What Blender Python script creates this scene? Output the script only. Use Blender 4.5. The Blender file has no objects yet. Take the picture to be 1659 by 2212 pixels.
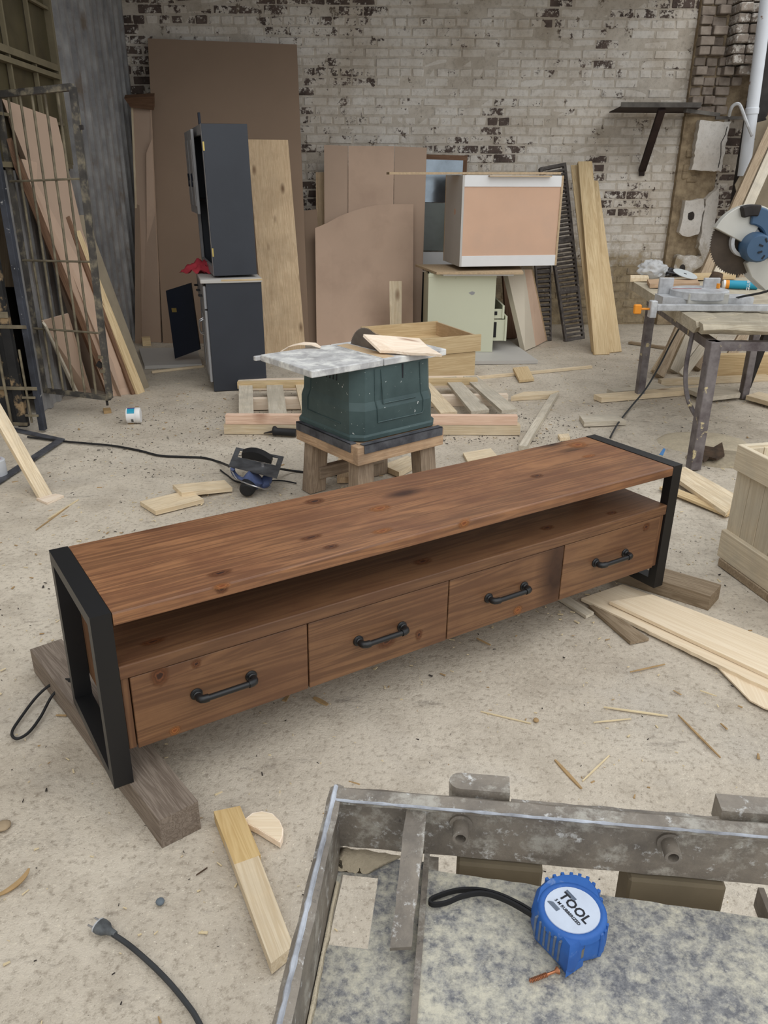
import bpy, bmesh, math, random
from mathutils import Vector, Matrix, noise

scene = bpy.context.scene
COL = scene.collection
random.seed(7)
R = math.radians

# ------------------------------------------------------------------ camera
cam_data = bpy.data.cameras.new('camera')
cam_data.sensor_fit = 'VERTICAL'
cam_data.sensor_height = 36.0
cam_data.lens = 36.0 * 1707.5 / 2212.0
cam_data.clip_start = 0.02
cam = bpy.data.objects.new('camera', cam_data)
COL.objects.link(cam)
PITCH, ROLL, EYE = R(23.09), R(0.25), Vector((0.0, 0.0, 1.4425))
_f = Vector((0, math.cos(PITCH), -math.sin(PITCH)))
_r = Vector((1, 0, 0)); _u = Vector((0, math.sin(PITCH), math.cos(PITCH)))
_r2 = _r * math.cos(ROLL) + _u * math.sin(ROLL)
_u2 = -_r * math.sin(ROLL) + _u * math.cos(ROLL)
_m = Matrix((_r2, _u2, -_f)).transposed().to_4x4()
_m.translation = EYE
cam.matrix_world = _m
scene.camera = cam

# ------------------------------------------------------------------ overcast sky and exposure
world = bpy.data.worlds.new('overcast_sky')
scene.world = world
world.use_nodes = True
_bg = world.node_tree.nodes['Background']
_bg.inputs['Color'].default_value = (0.93, 0.965, 1.0, 1)
_bg.inputs['Strength'].default_value = 1.12
_sun = bpy.data.lights.new('veiled_sun', 'SUN')
_sun.energy = 1.1
_sun.angle = R(70)
_sun.color = (1.0, 0.97, 0.92)
_so = bpy.data.objects.new('veiled_sun', _sun)
COL.objects.link(_so)
_so.location = (3, -4, 8)
_so.rotation_euler = (R(38), 0, R(28))
vs = scene.view_settings
vs.view_transform = 'Standard'
vs.look = 'None'
vs.gamma = 1.0
vs.use_curve_mapping = False
vs.exposure = -0.08

# ------------------------------------------------------------------ helpers
def srgb(r, g, b):
    def c(v):
        v /= 255.0
        return v / 12.92 if v <= 0.04045 else ((v + 0.055) / 1.055) ** 2.4
    return (c(r), c(g), c(b), 1.0)

def tag(o, label=None, cat=None, group=None, kind=None):
    if label: o['label'] = label
    if cat: o['category'] = cat
    if group: o['group'] = group
    if kind: o['kind'] = kind
    return o

def empty(name, M=None, label=None, cat=None, group=None, kind=None):
    o = bpy.data.objects.new(name, None)
    o.empty_display_size = 0.05
    COL.objects.link(o)
    if M is not None: o.matrix_world = M
    return tag(o, label, cat, group, kind)

def frame(o, xd, zd=(0, 0, 1)):
    """matrix with origin o, local X along xd, local Z as near zd as can be"""
    x = Vector(xd).normalized(); z = Vector(zd)
    y = z.cross(x).normalized(); z = x.cross(y)
    M = Matrix((x, y, z)).transposed().to_4x4()
    M.translation = Vector(o)
    return M

def rotz(o, deg):
    return Matrix.Translation(Vector(o)) @ Matrix.Rotation(R(deg), 4, 'Z')

class MB:
    """collects shapes for ONE mesh object"""
    def __init__(s): s.bm = bmesh.new()
    def _tf(s, vs_, M):
        if M is not None: bmesh.ops.transform(s.bm, matrix=M, verts=vs_)
        return vs_
    def box(s, x0, x1, y0, y1, z0, z1, M=None, bev=0.0, seg=1):
        b = s.bm
        v = [b.verts.new(p) for p in ((x0,y0,z0),(x1,y0,z0),(x1,y1,z0),(x0,y1,z0),(x0,y0,z1),(x1,y0,z1),(x1,y1,z1),(x0,y1,z1))]
        fs = [b.faces.new([v[i] for i in q]) for q in ((0,3,2,1),(4,5,6,7),(0,1,5,4),(1,2,6,5),(2,3,7,6),(3,0,4,7))]
        if bev > 0:
            es = list({e for f_ in fs for e in f_.edges})
            r = bmesh.ops.bevel(b, geom=es, offset=bev, segments=seg, affect='EDGES', profile=0.5)
            v = list({w for f_ in r['faces'] for w in f_.verts} | {w for w in v if w.is_valid})
        s._tf(v, M); return s
    def hexa(s, p):
        """eight corners, bottom ring then top ring"""
        b = s.bm; v = [b.verts.new(q) for q in p]
        for q in ((0,3,2,1),(4,5,6,7),(0,1,5,4),(1,2,6,5),(2,3,7,6),(3,0,4,7)): b.faces.new([v[i] for i in q])
        return s
    def prism(s, poly, z0, z1, M=None):
        b = s.bm; n = len(poly)
        lo = [b.verts.new((x, y, z0)) for x, y in poly]; hi = [b.verts.new((x, y, z1)) for x, y in poly]
        b.faces.new(lo[::-1]); b.faces.new(hi)
        for i in range(n): b.faces.new((lo[i], lo[(i+1) % n], hi[(i+1) % n], hi[i]))
        s._tf(lo + hi, M); return s
    def loft(s, rings, cap=True, M=None, close=False):
        b = s.bm; rv = [[b.verts.new(p) for p in r] for r in rings]; n = len(rings[0])
        for a, c in list(zip(rv, rv[1:])) + ([(rv[-1], rv[0])] if close else []):
            for i in range(n): b.faces.new((a[i], a[(i+1) % n], c[(i+1) % n], c[i]))
        if cap and not close: b.faces.new(rv[0][::-1]); b.faces.new(rv[-1])
        s._tf([v for r in rv for v in r], M); return s
    def tube(s, path, r, n=8, cap=True, close=False, M=None):
        P = [Vector(p) for p in path]; rings = []; up = None
        for i, p in enumerate(P):
            if close: t = P[(i+1) % len(P)] - P[i-1]
            else: t = P[min(i+1, len(P)-1)] - P[max(i-1, 0)]
            t.normalize()
            if up is None: up = Vector((0, 0, 1)) if abs(t.z) < 0.9 else Vector((1, 0, 0))
            a = t.cross(up).normalized(); up = a.cross(t)
            rr = r[i] if isinstance(r, (list, tuple)) else r
            rings.append([p + (a * math.cos(2*math.pi*k/n) + up * math.sin(2*math.pi*k/n)) * rr for k in range(n)])
        return s.loft(rings, cap, M, close)
    def cyl(s, p0, p1, r, n=12, r2=None, M=None):
        return s.tube([p0, p1], [r, r if r2 is None else r2], n, M=M)
    def lathe(s, prof, n=20, M=None, cap=True):
        return s.loft([[(r * math.cos(2*math.pi*k/n), r * math.sin(2*math.pi*k/n), z) for k in range(n)] for r, z in prof], cap, M)
    def jitter(s, amt, seed=0, freq=8.0):
        for v in s.bm.verts:
            v.co += noise.noise_vector(v.co * freq + Vector((seed*3.7, seed*1.3, 0))) * amt
        return s
    def build(s, name, mat, parent=None, M=None, smooth=False, bevel=0.0, seg=1, angle=35):
        b = s.bm
        if bevel > 0:
            es = [e for e in b.edges if len(e.link_faces) == 2 and e.calc_face_angle(0) > R(30)]
            bmesh.ops.bevel(b, geom=es, offset=bevel, segments=seg, affect='EDGES', profile=0.5)
        bmesh.ops.recalc_face_normals(b, faces=b.faces)
        me = bpy.data.meshes.new(name)
        b.to_mesh(me); b.free()
        return obj(name, me, mat, parent, M, smooth, angle)

def obj(name, me, mat, parent=None, M=None, smooth=False, angle=35):
    if mat is not None and not me.materials: me.materials.append(MAT[mat] if isinstance(mat, str) else mat)
    if smooth:
        for p in me.polygons: p.use_smooth = True
        try: me.set_sharp_from_angle(angle=R(angle))
        except Exception: pass
    o = bpy.data.objects.new(name, me)
    COL.objects.link(o)
    if parent is not None: o.parent = parent
    if M is not None: o.matrix_local = M
    return o

def mesh_copy(o, name, parent=None, M=None):
    c = o.copy(); c.name = name; COL.objects.link(c); c.parent = parent
    if M is not None: c.matrix_local = M
    return c

def slab(name, bl, br, tr, tl, t, mat, parent=None, label=None, cat=None, group=None, bev=0.0015, poly=None, away=True):
    """a board whose visible face has these four corners and whose thickness lies behind it;
    poly = outline in (u, v) of the face instead of the plain rectangle. local X runs along the board's length."""
    bl, br, tr, tl = map(Vector, (bl, br, tr, tl))
    ux = (br - bl + tr - tl) * 0.5; vy = (tl - bl + tr - br) * 0.5
    n = ux.cross(vy).normalized()
    c = (bl + br + tr + tl) * 0.25
    if (n.dot(c - EYE) < 0) == away: n = -n
    if vy.length >= ux.length: X = vy.normalized()
    else: X = ux.normalized()
    Z = -n; Y = Z.cross(X).normalized(); Z = X.cross(Y)
    M = Matrix((X, Y, Z)).transposed().to_4x4(); M.translation = (bl + br) * 0.5
    Mi = M.inverted()
    if poly is None: pts = [bl, br, tr, tl]
    else: pts = [bl.lerp(br, u).lerp(tl.lerp(tr, u), v) for u, v in poly]
    front = [Mi @ p for p in pts]
    mb = MB(); k = len(front)
    fr = [mb.bm.verts.new(p) for p in front]
    bk = [mb.bm.verts.new(p - Vector((0, 0, t))) for p in front]
    mb.bm.faces.new(fr); mb.bm.faces.new(bk[::-1])
    for i in range(k): mb.bm.faces.new((fr[i], bk[i], bk[(i+1) % k], fr[(i+1) % k]))
    o = mb.build(name, mat, None, None, bevel=bev)
    if parent is not None:
        o.parent = parent; o.matrix_parent_inverse = Matrix(); o.matrix_local = parent.matrix_world.inverted() @ M
    else: o.matrix_world = M
    return tag(o, label, cat, group)

def beam(name, p0, p1, w, h, mat, parent=None, label=None, cat=None, group=None, bev=0.002, up=(0,0,1), jit=0.0, z0=0.0, kind=None):
    """a bar from p0 to p1 (points on its lower centre line when z0 = 0), w wide, h high; local X along it"""
    p0, p1 = Vector(p0), Vector(p1); L = (p1 - p0).length
    M = frame(p0, p1 - p0, up)
    mb = MB(); nseg = 1 if jit == 0 else 6
    rings = []
    for i in range(nseg + 1):
        x = L * i / nseg
        rings.append([(x, -w/2, z0), (x, w/2, z0), (x, w/2, z0 + h), (x, -w/2, z0 + h)])
    mb.loft(rings)
    if jit: mb.jitter(jit, random.random() * 50, 9)
    if parent is not None: M = parent.matrix_world.inverted() @ M
    o = mb.build(name, mat, parent, M, bevel=bev)
    return tag(o, label, cat, group, kind)

def smooth_path(pts, per=8):
    P = [Vector(p) for p in pts]; out = []
    for i in range(len(P) - 1):
        a, b, c, d = P[max(i-1, 0)], P[i], P[i+1], P[min(i+2, len(P)-1)]
        for k in range(per):
            t = k / per
            out.append(0.5 * ((2*b) + (c-a)*t + (2*a-5*b+4*c-d)*t*t + (-a+3*b-3*c+d)*t**3))
    return out + [P[-1]]

def text_mesh(body, size, ext=0.0002, align='CENTER', bold=0.0):
    cu = bpy.data.curves.new('lettering', 'FONT'); cu.body = body; cu.size = size; cu.extrude = ext
    cu.align_x = align; cu.align_y = 'CENTER'; cu.offset = bold; cu.resolution_u = 2
    o = bpy.data.objects.new('lettering', cu); COL.objects.link(o)
    dg = bpy.context.evaluated_depsgraph_get()
    me = bpy.data.meshes.new_from_object(o.evaluated_get(dg))
    bpy.data.objects.remove(o); bpy.data.curves.remove(cu)
    return me

def copy_tree(o, parent=None, M=None):
    c = o.copy(); COL.objects.link(c); c.parent = parent
    if M is not None: c.matrix_local = M
    for ch in list(o.children): copy_tree(ch, c)
    return c

# ------------------------------------------------------------------ procedural materials
MAT = {}
class NT:
    def __init__(s, name):
        s.m = bpy.data.materials.new(name); s.m.use_nodes = True; MAT[name] = s.m
        s.t = s.m.node_tree; s.bsdf = s.t.nodes['Principled BSDF']
        s.bsdf.inputs['Specular IOR Level'].default_value = 0.35
    def n(s, typ, **kw):
        nd = s.t.nodes.new(typ)
        for k, v in kw.items():
            if k.startswith('i_'):
                key = k[2:]; key = int(key) if key.isdigit() else key.replace('_', ' ')
                s.set(nd.inputs[key], v)
            else: setattr(nd, k, v)
        return nd
    def set(s, sock, v):
        if isinstance(v, bpy.types.NodeSocket): s.t.links.new(v, sock)
        else: sock.default_value = v
    def coords(s, scale=(1,1,1), world=False, rnd=True, rot=(0,0,0)):
        if world: src = s.n('ShaderNodeNewGeometry').outputs['Position']
        else:
            src = s.n('ShaderNodeTexCoord').outputs['Object']
            if rnd:
                oi = s.n('ShaderNodeObjectInfo')
                mu = s.n('ShaderNodeVectorMath', operation='SCALE'); mu.inputs[0].default_value = (37.0, 23.0, 11.0)
                s.t.links.new(oi.outputs['Random'], mu.inputs['Scale'])
                ad = s.n('ShaderNodeVectorMath', operation='ADD'); s.t.links.new(src, ad.inputs[0]); s.t.links.new(mu.outputs[0], ad.inputs[1])
                src = ad.outputs[0]
        mp = s.n('ShaderNodeMapping'); s.t.links.new(src, mp.inputs['Vector'])
        mp.inputs['Scale'].default_value = scale; mp.inputs['Rotation'].default_value = rot
        return mp.outputs['Vector']
    def noise(s, vec, scale=5.0, detail=4.0, rough=0.55, dist=0.0):
        nd = s.n('ShaderNodeTexNoise'); s.t.links.new(vec, nd.inputs['Vector'])
        nd.inputs['Scale'].default_value = scale; nd.inputs['Detail'].default_value = detail
        nd.inputs['Roughness'].default_value = rough; nd.inputs['Distortion'].default_value = dist
        return nd.outputs['Fac']
    def ramp(s, fac, stops, interp='LINEAR'):
        nd = s.n('ShaderNodeValToRGB'); s.t.links.new(fac, nd.inputs['Fac']); cr = nd.color_ramp; cr.interpolation = interp
        while len(cr.elements) < len(stops): cr.elements.new(0.5)
        for e, (p, c) in zip(cr.elements, stops):
            e.position = p; e.color = c if hasattr(c, '__len__') else (c, c, c, 1)
        return nd.outputs['Color']
    def mix(s, fac, a, b, typ='MIX'):
        nd = s.n('ShaderNodeMix', data_type='RGBA', blend_type=typ, clamp_factor=True)
        s.set(nd.inputs[0], fac); s.set(nd.inputs[6], a); s.set(nd.inputs[7], b)
        return nd.outputs[2]
    def math(s, op, a, b=0.0, clamp=False):
        nd = s.n('ShaderNodeMath', operation=op, use_clamp=clamp); s.set(nd.inputs[0], a); s.set(nd.inputs[1], b)
        return nd.outputs[0]
    def bump(s, h, strength=0.3, dist=0.01):
        nd = s.n('ShaderNodeBump'); s.t.links.new(h, nd.inputs['Height'])
        nd.inputs['Strength'].default_value = strength; nd.inputs['Distance'].default_value = dist
        s.t.links.new(nd.outputs['Normal'], s.bsdf.inputs['Normal'])
    def out(s, col=None, rough=None, metal=None, spec=None):
        if col is not None: s.set(s.bsdf.inputs['Base Color'], col)
        if rough is not None: s.set(s.bsdf.inputs['Roughness'], rough)
        if metal is not None: s.set(s.bsdf.inputs['Metallic'], metal)
        if spec is not None: s.set(s.bsdf.inputs['Specular IOR Level'], spec)
        return s.m

def wood(name, light, dark, knot=None, knots=0.5, grain=1.0, rough=0.72, tint=0.12, spec=0.25, dirt=None, dirt_amt=0.0, fig=1.0, bump=0.15):
    """boards: local X is the grain direction"""
    s = NT(name)
    v = s.coords((1.0, 1.0, 1.0))
    st = s.n('ShaderNodeMapping'); s.t.links.new(v, st.inputs['Vector']); st.inputs['Scale'].default_value = (0.30*grain, 7*grain, 7*grain)
    sv = st.outputs['Vector']
    # knots pull the grain around themselves
    kv = s.n('ShaderNodeMapping'); s.t.links.new(v, kv.inputs['Vector']); kv.inputs['Scale'].default_value = (3.4*grain, 8.0*grain, 1.6*grain)
    vo = s.n('ShaderNodeTexVoronoi', voronoi_dimensions='3D', feature='F1'); s.t.links.new(kv.outputs['Vector'], vo.inputs['Vector']); vo.inputs['Scale'].default_value = 1.0
    kd = vo.outputs['Distance']
    n1 = s.noise(sv, 3.0, 5, 0.6, 1.2*fig)
    ringv = s.math('ADD', s.math('MULTIPLY', n1, 9.0), s.math('MULTIPLY', s.math('SUBTRACT', 1.0, kd), 2.6*knots))
    rings = s.math('SINE', s.math('MULTIPLY', ringv, 5.0))
    n2 = s.noise(sv, 22.0, 3, 0.6)
    f = s.math('ADD', s.math('MULTIPLY', rings, 0.22), s.math('ADD', s.math('MULTIPLY', n2, 0.5), s.math('MULTIPLY', n1, 0.35)))
    c = s.ramp(f, [(0.12, light), (0.78, dark)])
    big = s.noise(v, 2.2, 2, 0.5)
    c = s.mix(s.math('MULTIPLY', s.math('SUBTRACT', big, 0.35, True), 1.2), c, dark)
    oi = s.n('ShaderNodeObjectInfo')
    hs = s.n('ShaderNodeHueSaturation')
    s.set(hs.inputs['Value'], s.math('ADD', 1.0 - tint, s.math('MULTIPLY', oi.outputs['Random'], 2*tint))); s.set(hs.inputs['Color'], c)
    c = hs.outputs['Color']
    if knot is not None:
        sel = s.math('GREATER_THAN', s.n('ShaderNodeSeparateColor', i_Color=vo.outputs['Color']).outputs[0], 1.0 - knots)
        km = s.math('MULTIPLY', s.ramp(kd, [(0.07, 1.0), (0.15, 0.55), (0.24, 0.0)]), sel)
        c = s.mix(km, c, knot)
    if dirt is not None:
        dn = s.noise(v, 6.0, 5, 0.65)
        c = s.mix(s.math('MULTIPLY', s.ramp(dn, [(0.40, 0.0), (0.68, 1.0)]), dirt_amt), c, dirt)
    s.bump(f, bump, 0.002)
    return s.out(c, rough, spec=spec)

def plain(name, col, rough=0.6, metal=0.0, var=0.12, scale=9.0, spec=0.35, dark=None, bump=0.0, spots=None, spot_lo=0.6, spot_hi=0.68, spot_scale=30.0, world=False):
    s = NT(name); v = s.coords(world=world, rnd=not world)
    n = s.noise(v, scale, 5, 0.6)
    d = dark if dark is not None else tuple(x*(1-2.2*var) for x in col[:3]) + (1,)
    c = s.ramp(n, [(0.28, d), (0.68, col)])
    if spots is not None:
        c = s.mix(s.ramp(s.noise(v, spot_scale, 4, 0.6), [(spot_lo, 0.0), (spot_hi, 1.0)]), c, spots)
    if bump: s.bump(s.noise(v, scale*6, 4, 0.6), bump, 0.003)
    return s.out(c, rough, metal, spec)

# timber
wood('pine_pale', srgb(232,216,188), srgb(204,182,148), srgb(128,92,62), 0.2, dirt=srgb(176,164,144), dirt_amt=0.35)
wood('pine_yellow', srgb(222,200,160), srgb(192,165,124), srgb(124,90,60), 0.15)
wood('pine_fresh', srgb(246,232,214), srgb(226,204,180), srgb(150,104,78), 0.15)
wood('pine_pink', srgb(234,206,184), srgb(208,172,148), srgb(150,104,78), 0.15)
wood('pine_grey', srgb(214,205,188), srgb(184,173,154), srgb(110,92,74), 0.2, dirt=srgb(156,150,138), dirt_amt=0.5)
wood('pine_knotty', srgb(222,198,164), srgb(192,164,130), srgb(116,88,64), 0.5, grain=1.3, dirt=srgb(164,140,112), dirt_amt=0.4)
wood('plywood', srgb(234,218,192), srgb(220,200,170), srgb(160,118,84), 0.10, grain=0.7, fig=1.2)
wood('weathered_block', srgb(138,126,114), srgb(98,86,76), srgb(50,42,36), 0.2, grain=1.6, bump=0.4)
wood('brown_block', srgb(172,154,130), srgb(130,112,90), srgb(70,56,44), 0.2, grain=1.2, bump=0.3)
wood('brown_board', srgb(132,102,80), srgb(100,74,56), None, 0.1, grain=1.0)
wood('stool_wood', srgb(208,178,146), srgb(174,142,112), srgb(95,66,45), 0.2, dirt=srgb(120,102,86), dirt_amt=0.5)
wood('rough_timber', srgb(172,154,134), srgb(134,116,98), srgb(70,56,45), 0.2, dirt=srgb(90,80,70), dirt_amt=0.5)
wood('bench_slab', srgb(212,202,180), srgb(172,160,138), srgb(106,90,72), 0.15, grain=0.8, dirt=srgb(136,126,110), dirt_amt=0.6, bump=0.6)
wood('crate_wood', srgb(222,209,184), srgb(196,180,154), srgb(112,92,70), 0.15, dirt=srgb(178,172,156), dirt_amt=0.5)
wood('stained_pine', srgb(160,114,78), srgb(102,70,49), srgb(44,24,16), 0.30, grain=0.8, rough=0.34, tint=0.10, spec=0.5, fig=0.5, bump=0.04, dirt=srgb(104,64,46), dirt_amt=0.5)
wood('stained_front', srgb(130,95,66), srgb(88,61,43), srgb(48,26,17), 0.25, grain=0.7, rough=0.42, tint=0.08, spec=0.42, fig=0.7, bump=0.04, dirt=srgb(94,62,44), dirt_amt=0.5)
wood('taped_tan', srgb(208,182,134), srgb(186,156,106), None, 0.1, grain=1.0)
# sheet goods
plain('mdf', srgb(188,163,143), 0.85, var=0.05, scale=1.5, spec=0.15)
plain('mdf_dark', srgb(160,137,117), 0.85, var=0.05, scale=1.5, spec=0.15)
plain('mdf_light', srgb(206,178,156), 0.85, var=0.05, scale=2.0, spec=0.15, spots=srgb(186,159,139), spot_lo=0.48, spot_hi=0.75, spot_scale=3.0)
plain('hardboard', srgb(210,174,149), 0.7, var=0.04, scale=3.0, spec=0.2, spots=srgb(200,168,146), spot_lo=0.5, spot_hi=0.8, spot_scale=4)
plain('chip_edge', srgb(196,172,140), 0.85, var=0.12, scale=60)
plain('melamine_white', srgb(226,226,226), 0.35, var=0.02)
plain('melamine_grey', srgb(190,187,182), 0.5, var=0.04, scale=3)
plain('melamine_cream', srgb(206,196,178), 0.6, var=0.05, scale=3)
plain('green_paint', srgb(208,210,186), 0.55, var=0.02, scale=2, spots=srgb(182,182,160), spot_lo=0.66, spot_hi=0.72, spot_scale=9)
plain('navy_paint', srgb(52,56,64), 0.42, var=0.10, scale=2.2, spec=0.45)
plain('navy_dark', srgb(24,30,44), 0.5, var=0.1, scale=3)
plain('grey_paint', srgb(156,156,158), 0.5, var=0.06, scale=3)
plain('black_paint', srgb(22,22,25), 0.5, var=0.1, scale=4, spec=0.4)
plain('red_cloth', srgb(196,66,78), 0.9, var=0.15, scale=14)
plain('mirror_glass', srgb(150,160,168), 0.12, metal=0.9, var=0.15, scale=6)
plain('grey_glass', srgb(120,126,122), 0.25, var=0.12, scale=5, spec=0.5)
plain('pale_disc', srgb(196,202,202), 0.3, var=0.05)
plain('brass', srgb(206,182,110), 0.35, metal=0.8, var=0.05)
# metals and plastics
plain('frame_black', srgb(20,20,22), 0.42, var=0.06, scale=5, spec=0.5)
plain('handle_black', srgb(20,21,23), 0.38, var=0.04, spec=0.5)
plain('gate_steel', srgb(96,92,86), 0.7, metal=0.1, dark=srgb(50,48,48), scale=7, spots=srgb(150,140,118), spot_lo=0.50, spot_hi=0.72, spot_scale=14)
plain('gate_rod', srgb(140,130,108), 0.75, dark=srgb(80,72,60), scale=12)
plain('gate_post', srgb(66,70,80), 0.6, metal=0.1, dark=srgb(36,38,44), scale=7, spots=srgb(186,186,186), spot_lo=0.63, spot_hi=0.67, spot_scale=16)
plain('black_sheet', srgb(46,46,46), 0.75, dark=srgb(28,28,30), scale=6, spots=srgb(150,128,98), spot_lo=0.54, spot_hi=0.64, spot_scale=12)
plain('bench_steel', srgb(134,128,127), 0.65, metal=0.1, dark=srgb(76,66,68), scale=10, spots=srgb(198,184,146), spot_lo=0.62, spot_hi=0.66, spot_scale=11)
plain('dark_steel', srgb(56,52,50), 0.7, metal=0.1, dark=srgb(34,30,30), scale=8)
plain('angle_iron', srgb(104,106,112), 0.55, metal=0.25, dark=srgb(58,58,64), scale=14)
plain('shelf_steel', srgb(98,94,88), 0.7, dark=srgb(40,32,30), scale=6)
plain('shelf_rust', srgb(54,38,34), 0.8, dark=srgb(34,24,22), scale=10)
plain('cast_iron', srgb(104,98,94), 0.75, dark=srgb(64,58,55), scale=18, spots=srgb(140,132,122), spot_lo=0.6, spot_hi=0.72, spot_scale=20)
plain('rubber_black', srgb(34,34,36), 0.6, var=0.1, scale=20)
plain('cord_grey', srgb(58,60,62), 0.6, var=0.12, scale=20)
plain('plug_grey', srgb(104,108,110), 0.65, dark=srgb(60,62,64), scale=40)
plain('chrome', srgb(190,190,192), 0.3, metal=0.9, var=0.05)
plain('steel_blade', srgb(128,120,112), 0.45, metal=0.6, dark=srgb(92,84,78), scale=8)
plain('rust_blade', srgb(96,84,72), 0.6, metal=0.4, dark=srgb(62,54,48), scale=5)
plain('cast_alu', srgb(202,204,206), 0.5, metal=0.15, dark=srgb(160,160,162), scale=20)
plain('alu_guard', srgb(196,194,186), 0.4, metal=0.25, var=0.04)
plain('saw_blue', srgb(68,94,122), 0.5, var=0.06, scale=8)
plain('shoe_steel', srgb(92,93,96), 0.5, metal=0.1, dark=srgb(48,48,50), scale=14)
plain('tool_navy', srgb(84,98,138), 0.55, dark=srgb(58,68,100), scale=18)
plain('tool_black', srgb(30,30,32), 0.5, dark=srgb(18,18,20), scale=10, spots=srgb(120,120,118), spot_lo=0.66, spot_hi=0.8, spot_scale=14)
plain('saw_green', srgb(76,94,94), 0.5, dark=srgb(54,71,72), scale=5, spots=srgb(225,228,226), spot_lo=0.70, spot_hi=0.71, spot_scale=55)
plain('saw_top', srgb(206,206,206), 0.5, metal=0.1, dark=srgb(166,165,165), scale=14, spots=srgb(236,236,232), spot_lo=0.46, spot_hi=0.66, spot_scale=16)
plain('orange_plastic', srgb(232,148,44), 0.5, var=0.05)
plain('plastic_white', srgb(232,232,232), 0.5, var=0.03)
plain('plastic_cyan', srgb(40,150,180), 0.45, var=0.05)
plain('purple_print', srgb(84,48,140), 0.5, var=0.05)
plain('print_dark', srgb(30,32,38), 0.6, var=0.0)
plain('pipe_white', srgb(214,218,224), 0.55, var=0.05, scale=3, spots=srgb(130,100,76), spot_lo=0.66, spot_hi=0.70, spot_scale=9)
plain('rust_sheet', srgb(128,92,76), 0.85, var=0.1, scale=3)
plain('tape_blue', srgb(52,104,178), 0.5, dark=srgb(36,82,152), scale=22, spots=srgb(140,160,190), spot_lo=0.62, spot_hi=0.78, spot_scale=40)
plain('tape_dusty', srgb(112,122,136), 0.7, dark=srgb(72,84,104), scale=40)
plain('tape_label', srgb(198,208,224), 0.35, var=0.05, scale=60)
plain('blade_tip', srgb(150,146,134), 0.4, metal=0.6, var=0.1)
plain('copper_screw', srgb(190,128,92), 0.35, metal=0.8, var=0.1, scale=80)
plain('bark_brown', srgb(92,74,58), 0.9, dark=srgb(54,44,36), scale=20)
plain('pebble', srgb(176,156,128), 0.9, var=0.1, scale=30)
plain('sliver', srgb(222,204,166), 0.8, var=0.08, scale=20)
plain('sliver_dark', srgb(176,146,104), 0.8, var=0.12, scale=20)
plain('grit_dark', srgb(64,58,54), 0.9, var=0.2, scale=20)
plain('blue_grey', srgb(108,118,126), 0.7, var=0.1)
plain('blue_scrap', srgb(70,130,190), 0.5, var=0.1)
plain('red_plastic', srgb(170,52,44), 0.5, var=0.1)
plain('slag_board', srgb(150,138,118), 0.9, var=0.1, scale=8, bump=0.4)

def _plastic_bag(name):
    s = NT(name)
    s.bsdf.inputs['Alpha'].default_value = 0.55
    s.out(srgb(214,216,218), 0.25, spec=0.5)
_plastic_bag('bag_clear')
plain('bag_black', srgb(30,30,34), 0.3, var=0.1, spec=0.6)

def _window_glass():
    s = NT('dirty_pane'); v = s.coords()
    c = s.ramp(s.noise(v, 4, 5, 0.65), [(0.3, srgb(62,56,40)), (0.7, srgb(92,84,60))])
    s.out(c, 0.35, spec=0.4)
_window_glass()
plain('window_steel', srgb(128,118,94), 0.7, var=0.12, scale=9)

def _ground():
    s = NT('sandy_ground'); v = s.coords(world=True)
    n1 = s.noise(v, 0.9, 5, 0.6); n2 = s.noise(v, 5.0, 6, 0.65); n3 = s.noise(v, 60, 4, 0.7); n4 = s.noise(v, 220, 2, 0.6)
    c = s.ramp(n1, [(0.32, srgb(183,172,156)), (0.60, srgb(207,197,181))])
    c = s.mix(s.ramp(n2, [(0.46, 0.0), (0.72, 0.62)]), c, srgb(158,147,132))
    c = s.mix(s.ramp(s.noise(v, 1.7, 4, 0.6, 0.5), [(0.54, 0.0), (0.72, 0.65)]), c, srgb(186,179,168))
    st = s.n('ShaderNodeMapping'); s.t.links.new(v, st.inputs['Vector']); st.inputs['Scale'].default_value = (1.0, 2.6, 1)
    c = s.mix(s.ramp(s.noise(st.outputs['Vector'], 3.1, 7, 0.72), [(0.60, 0.0), (0.72, 0.75)]), c, srgb(112,104,96))
    c = s.mix(s.ramp(n3, [(0.30, 0.6), (0.48, 0.0)]), c, srgb(122,110,95))
    c = s.mix(s.ramp(n3, [(0.60, 0.0), (0.78, 0.6)]), c, srgb(228,216,194))
    c = s.mix(s.ramp(n4, [(0.66, 0.0), (0.72, 0.7)]), c, srgb(238,230,212))
    c = s.mix(s.ramp(n4, [(0.26, 0.7), (0.33, 0.0)]), c, srgb(92,84,76))
    h = s.math('ADD', s.math('MULTIPLY', n2, 0.7), s.math('ADD', s.math('MULTIPLY', n3, 0.35), s.math('MULTIPLY', n4, 0.15)))
    s.bump(h, 0.55, 0.02)
    s.out(c, 0.95, spec=0.1)
_ground()

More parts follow.
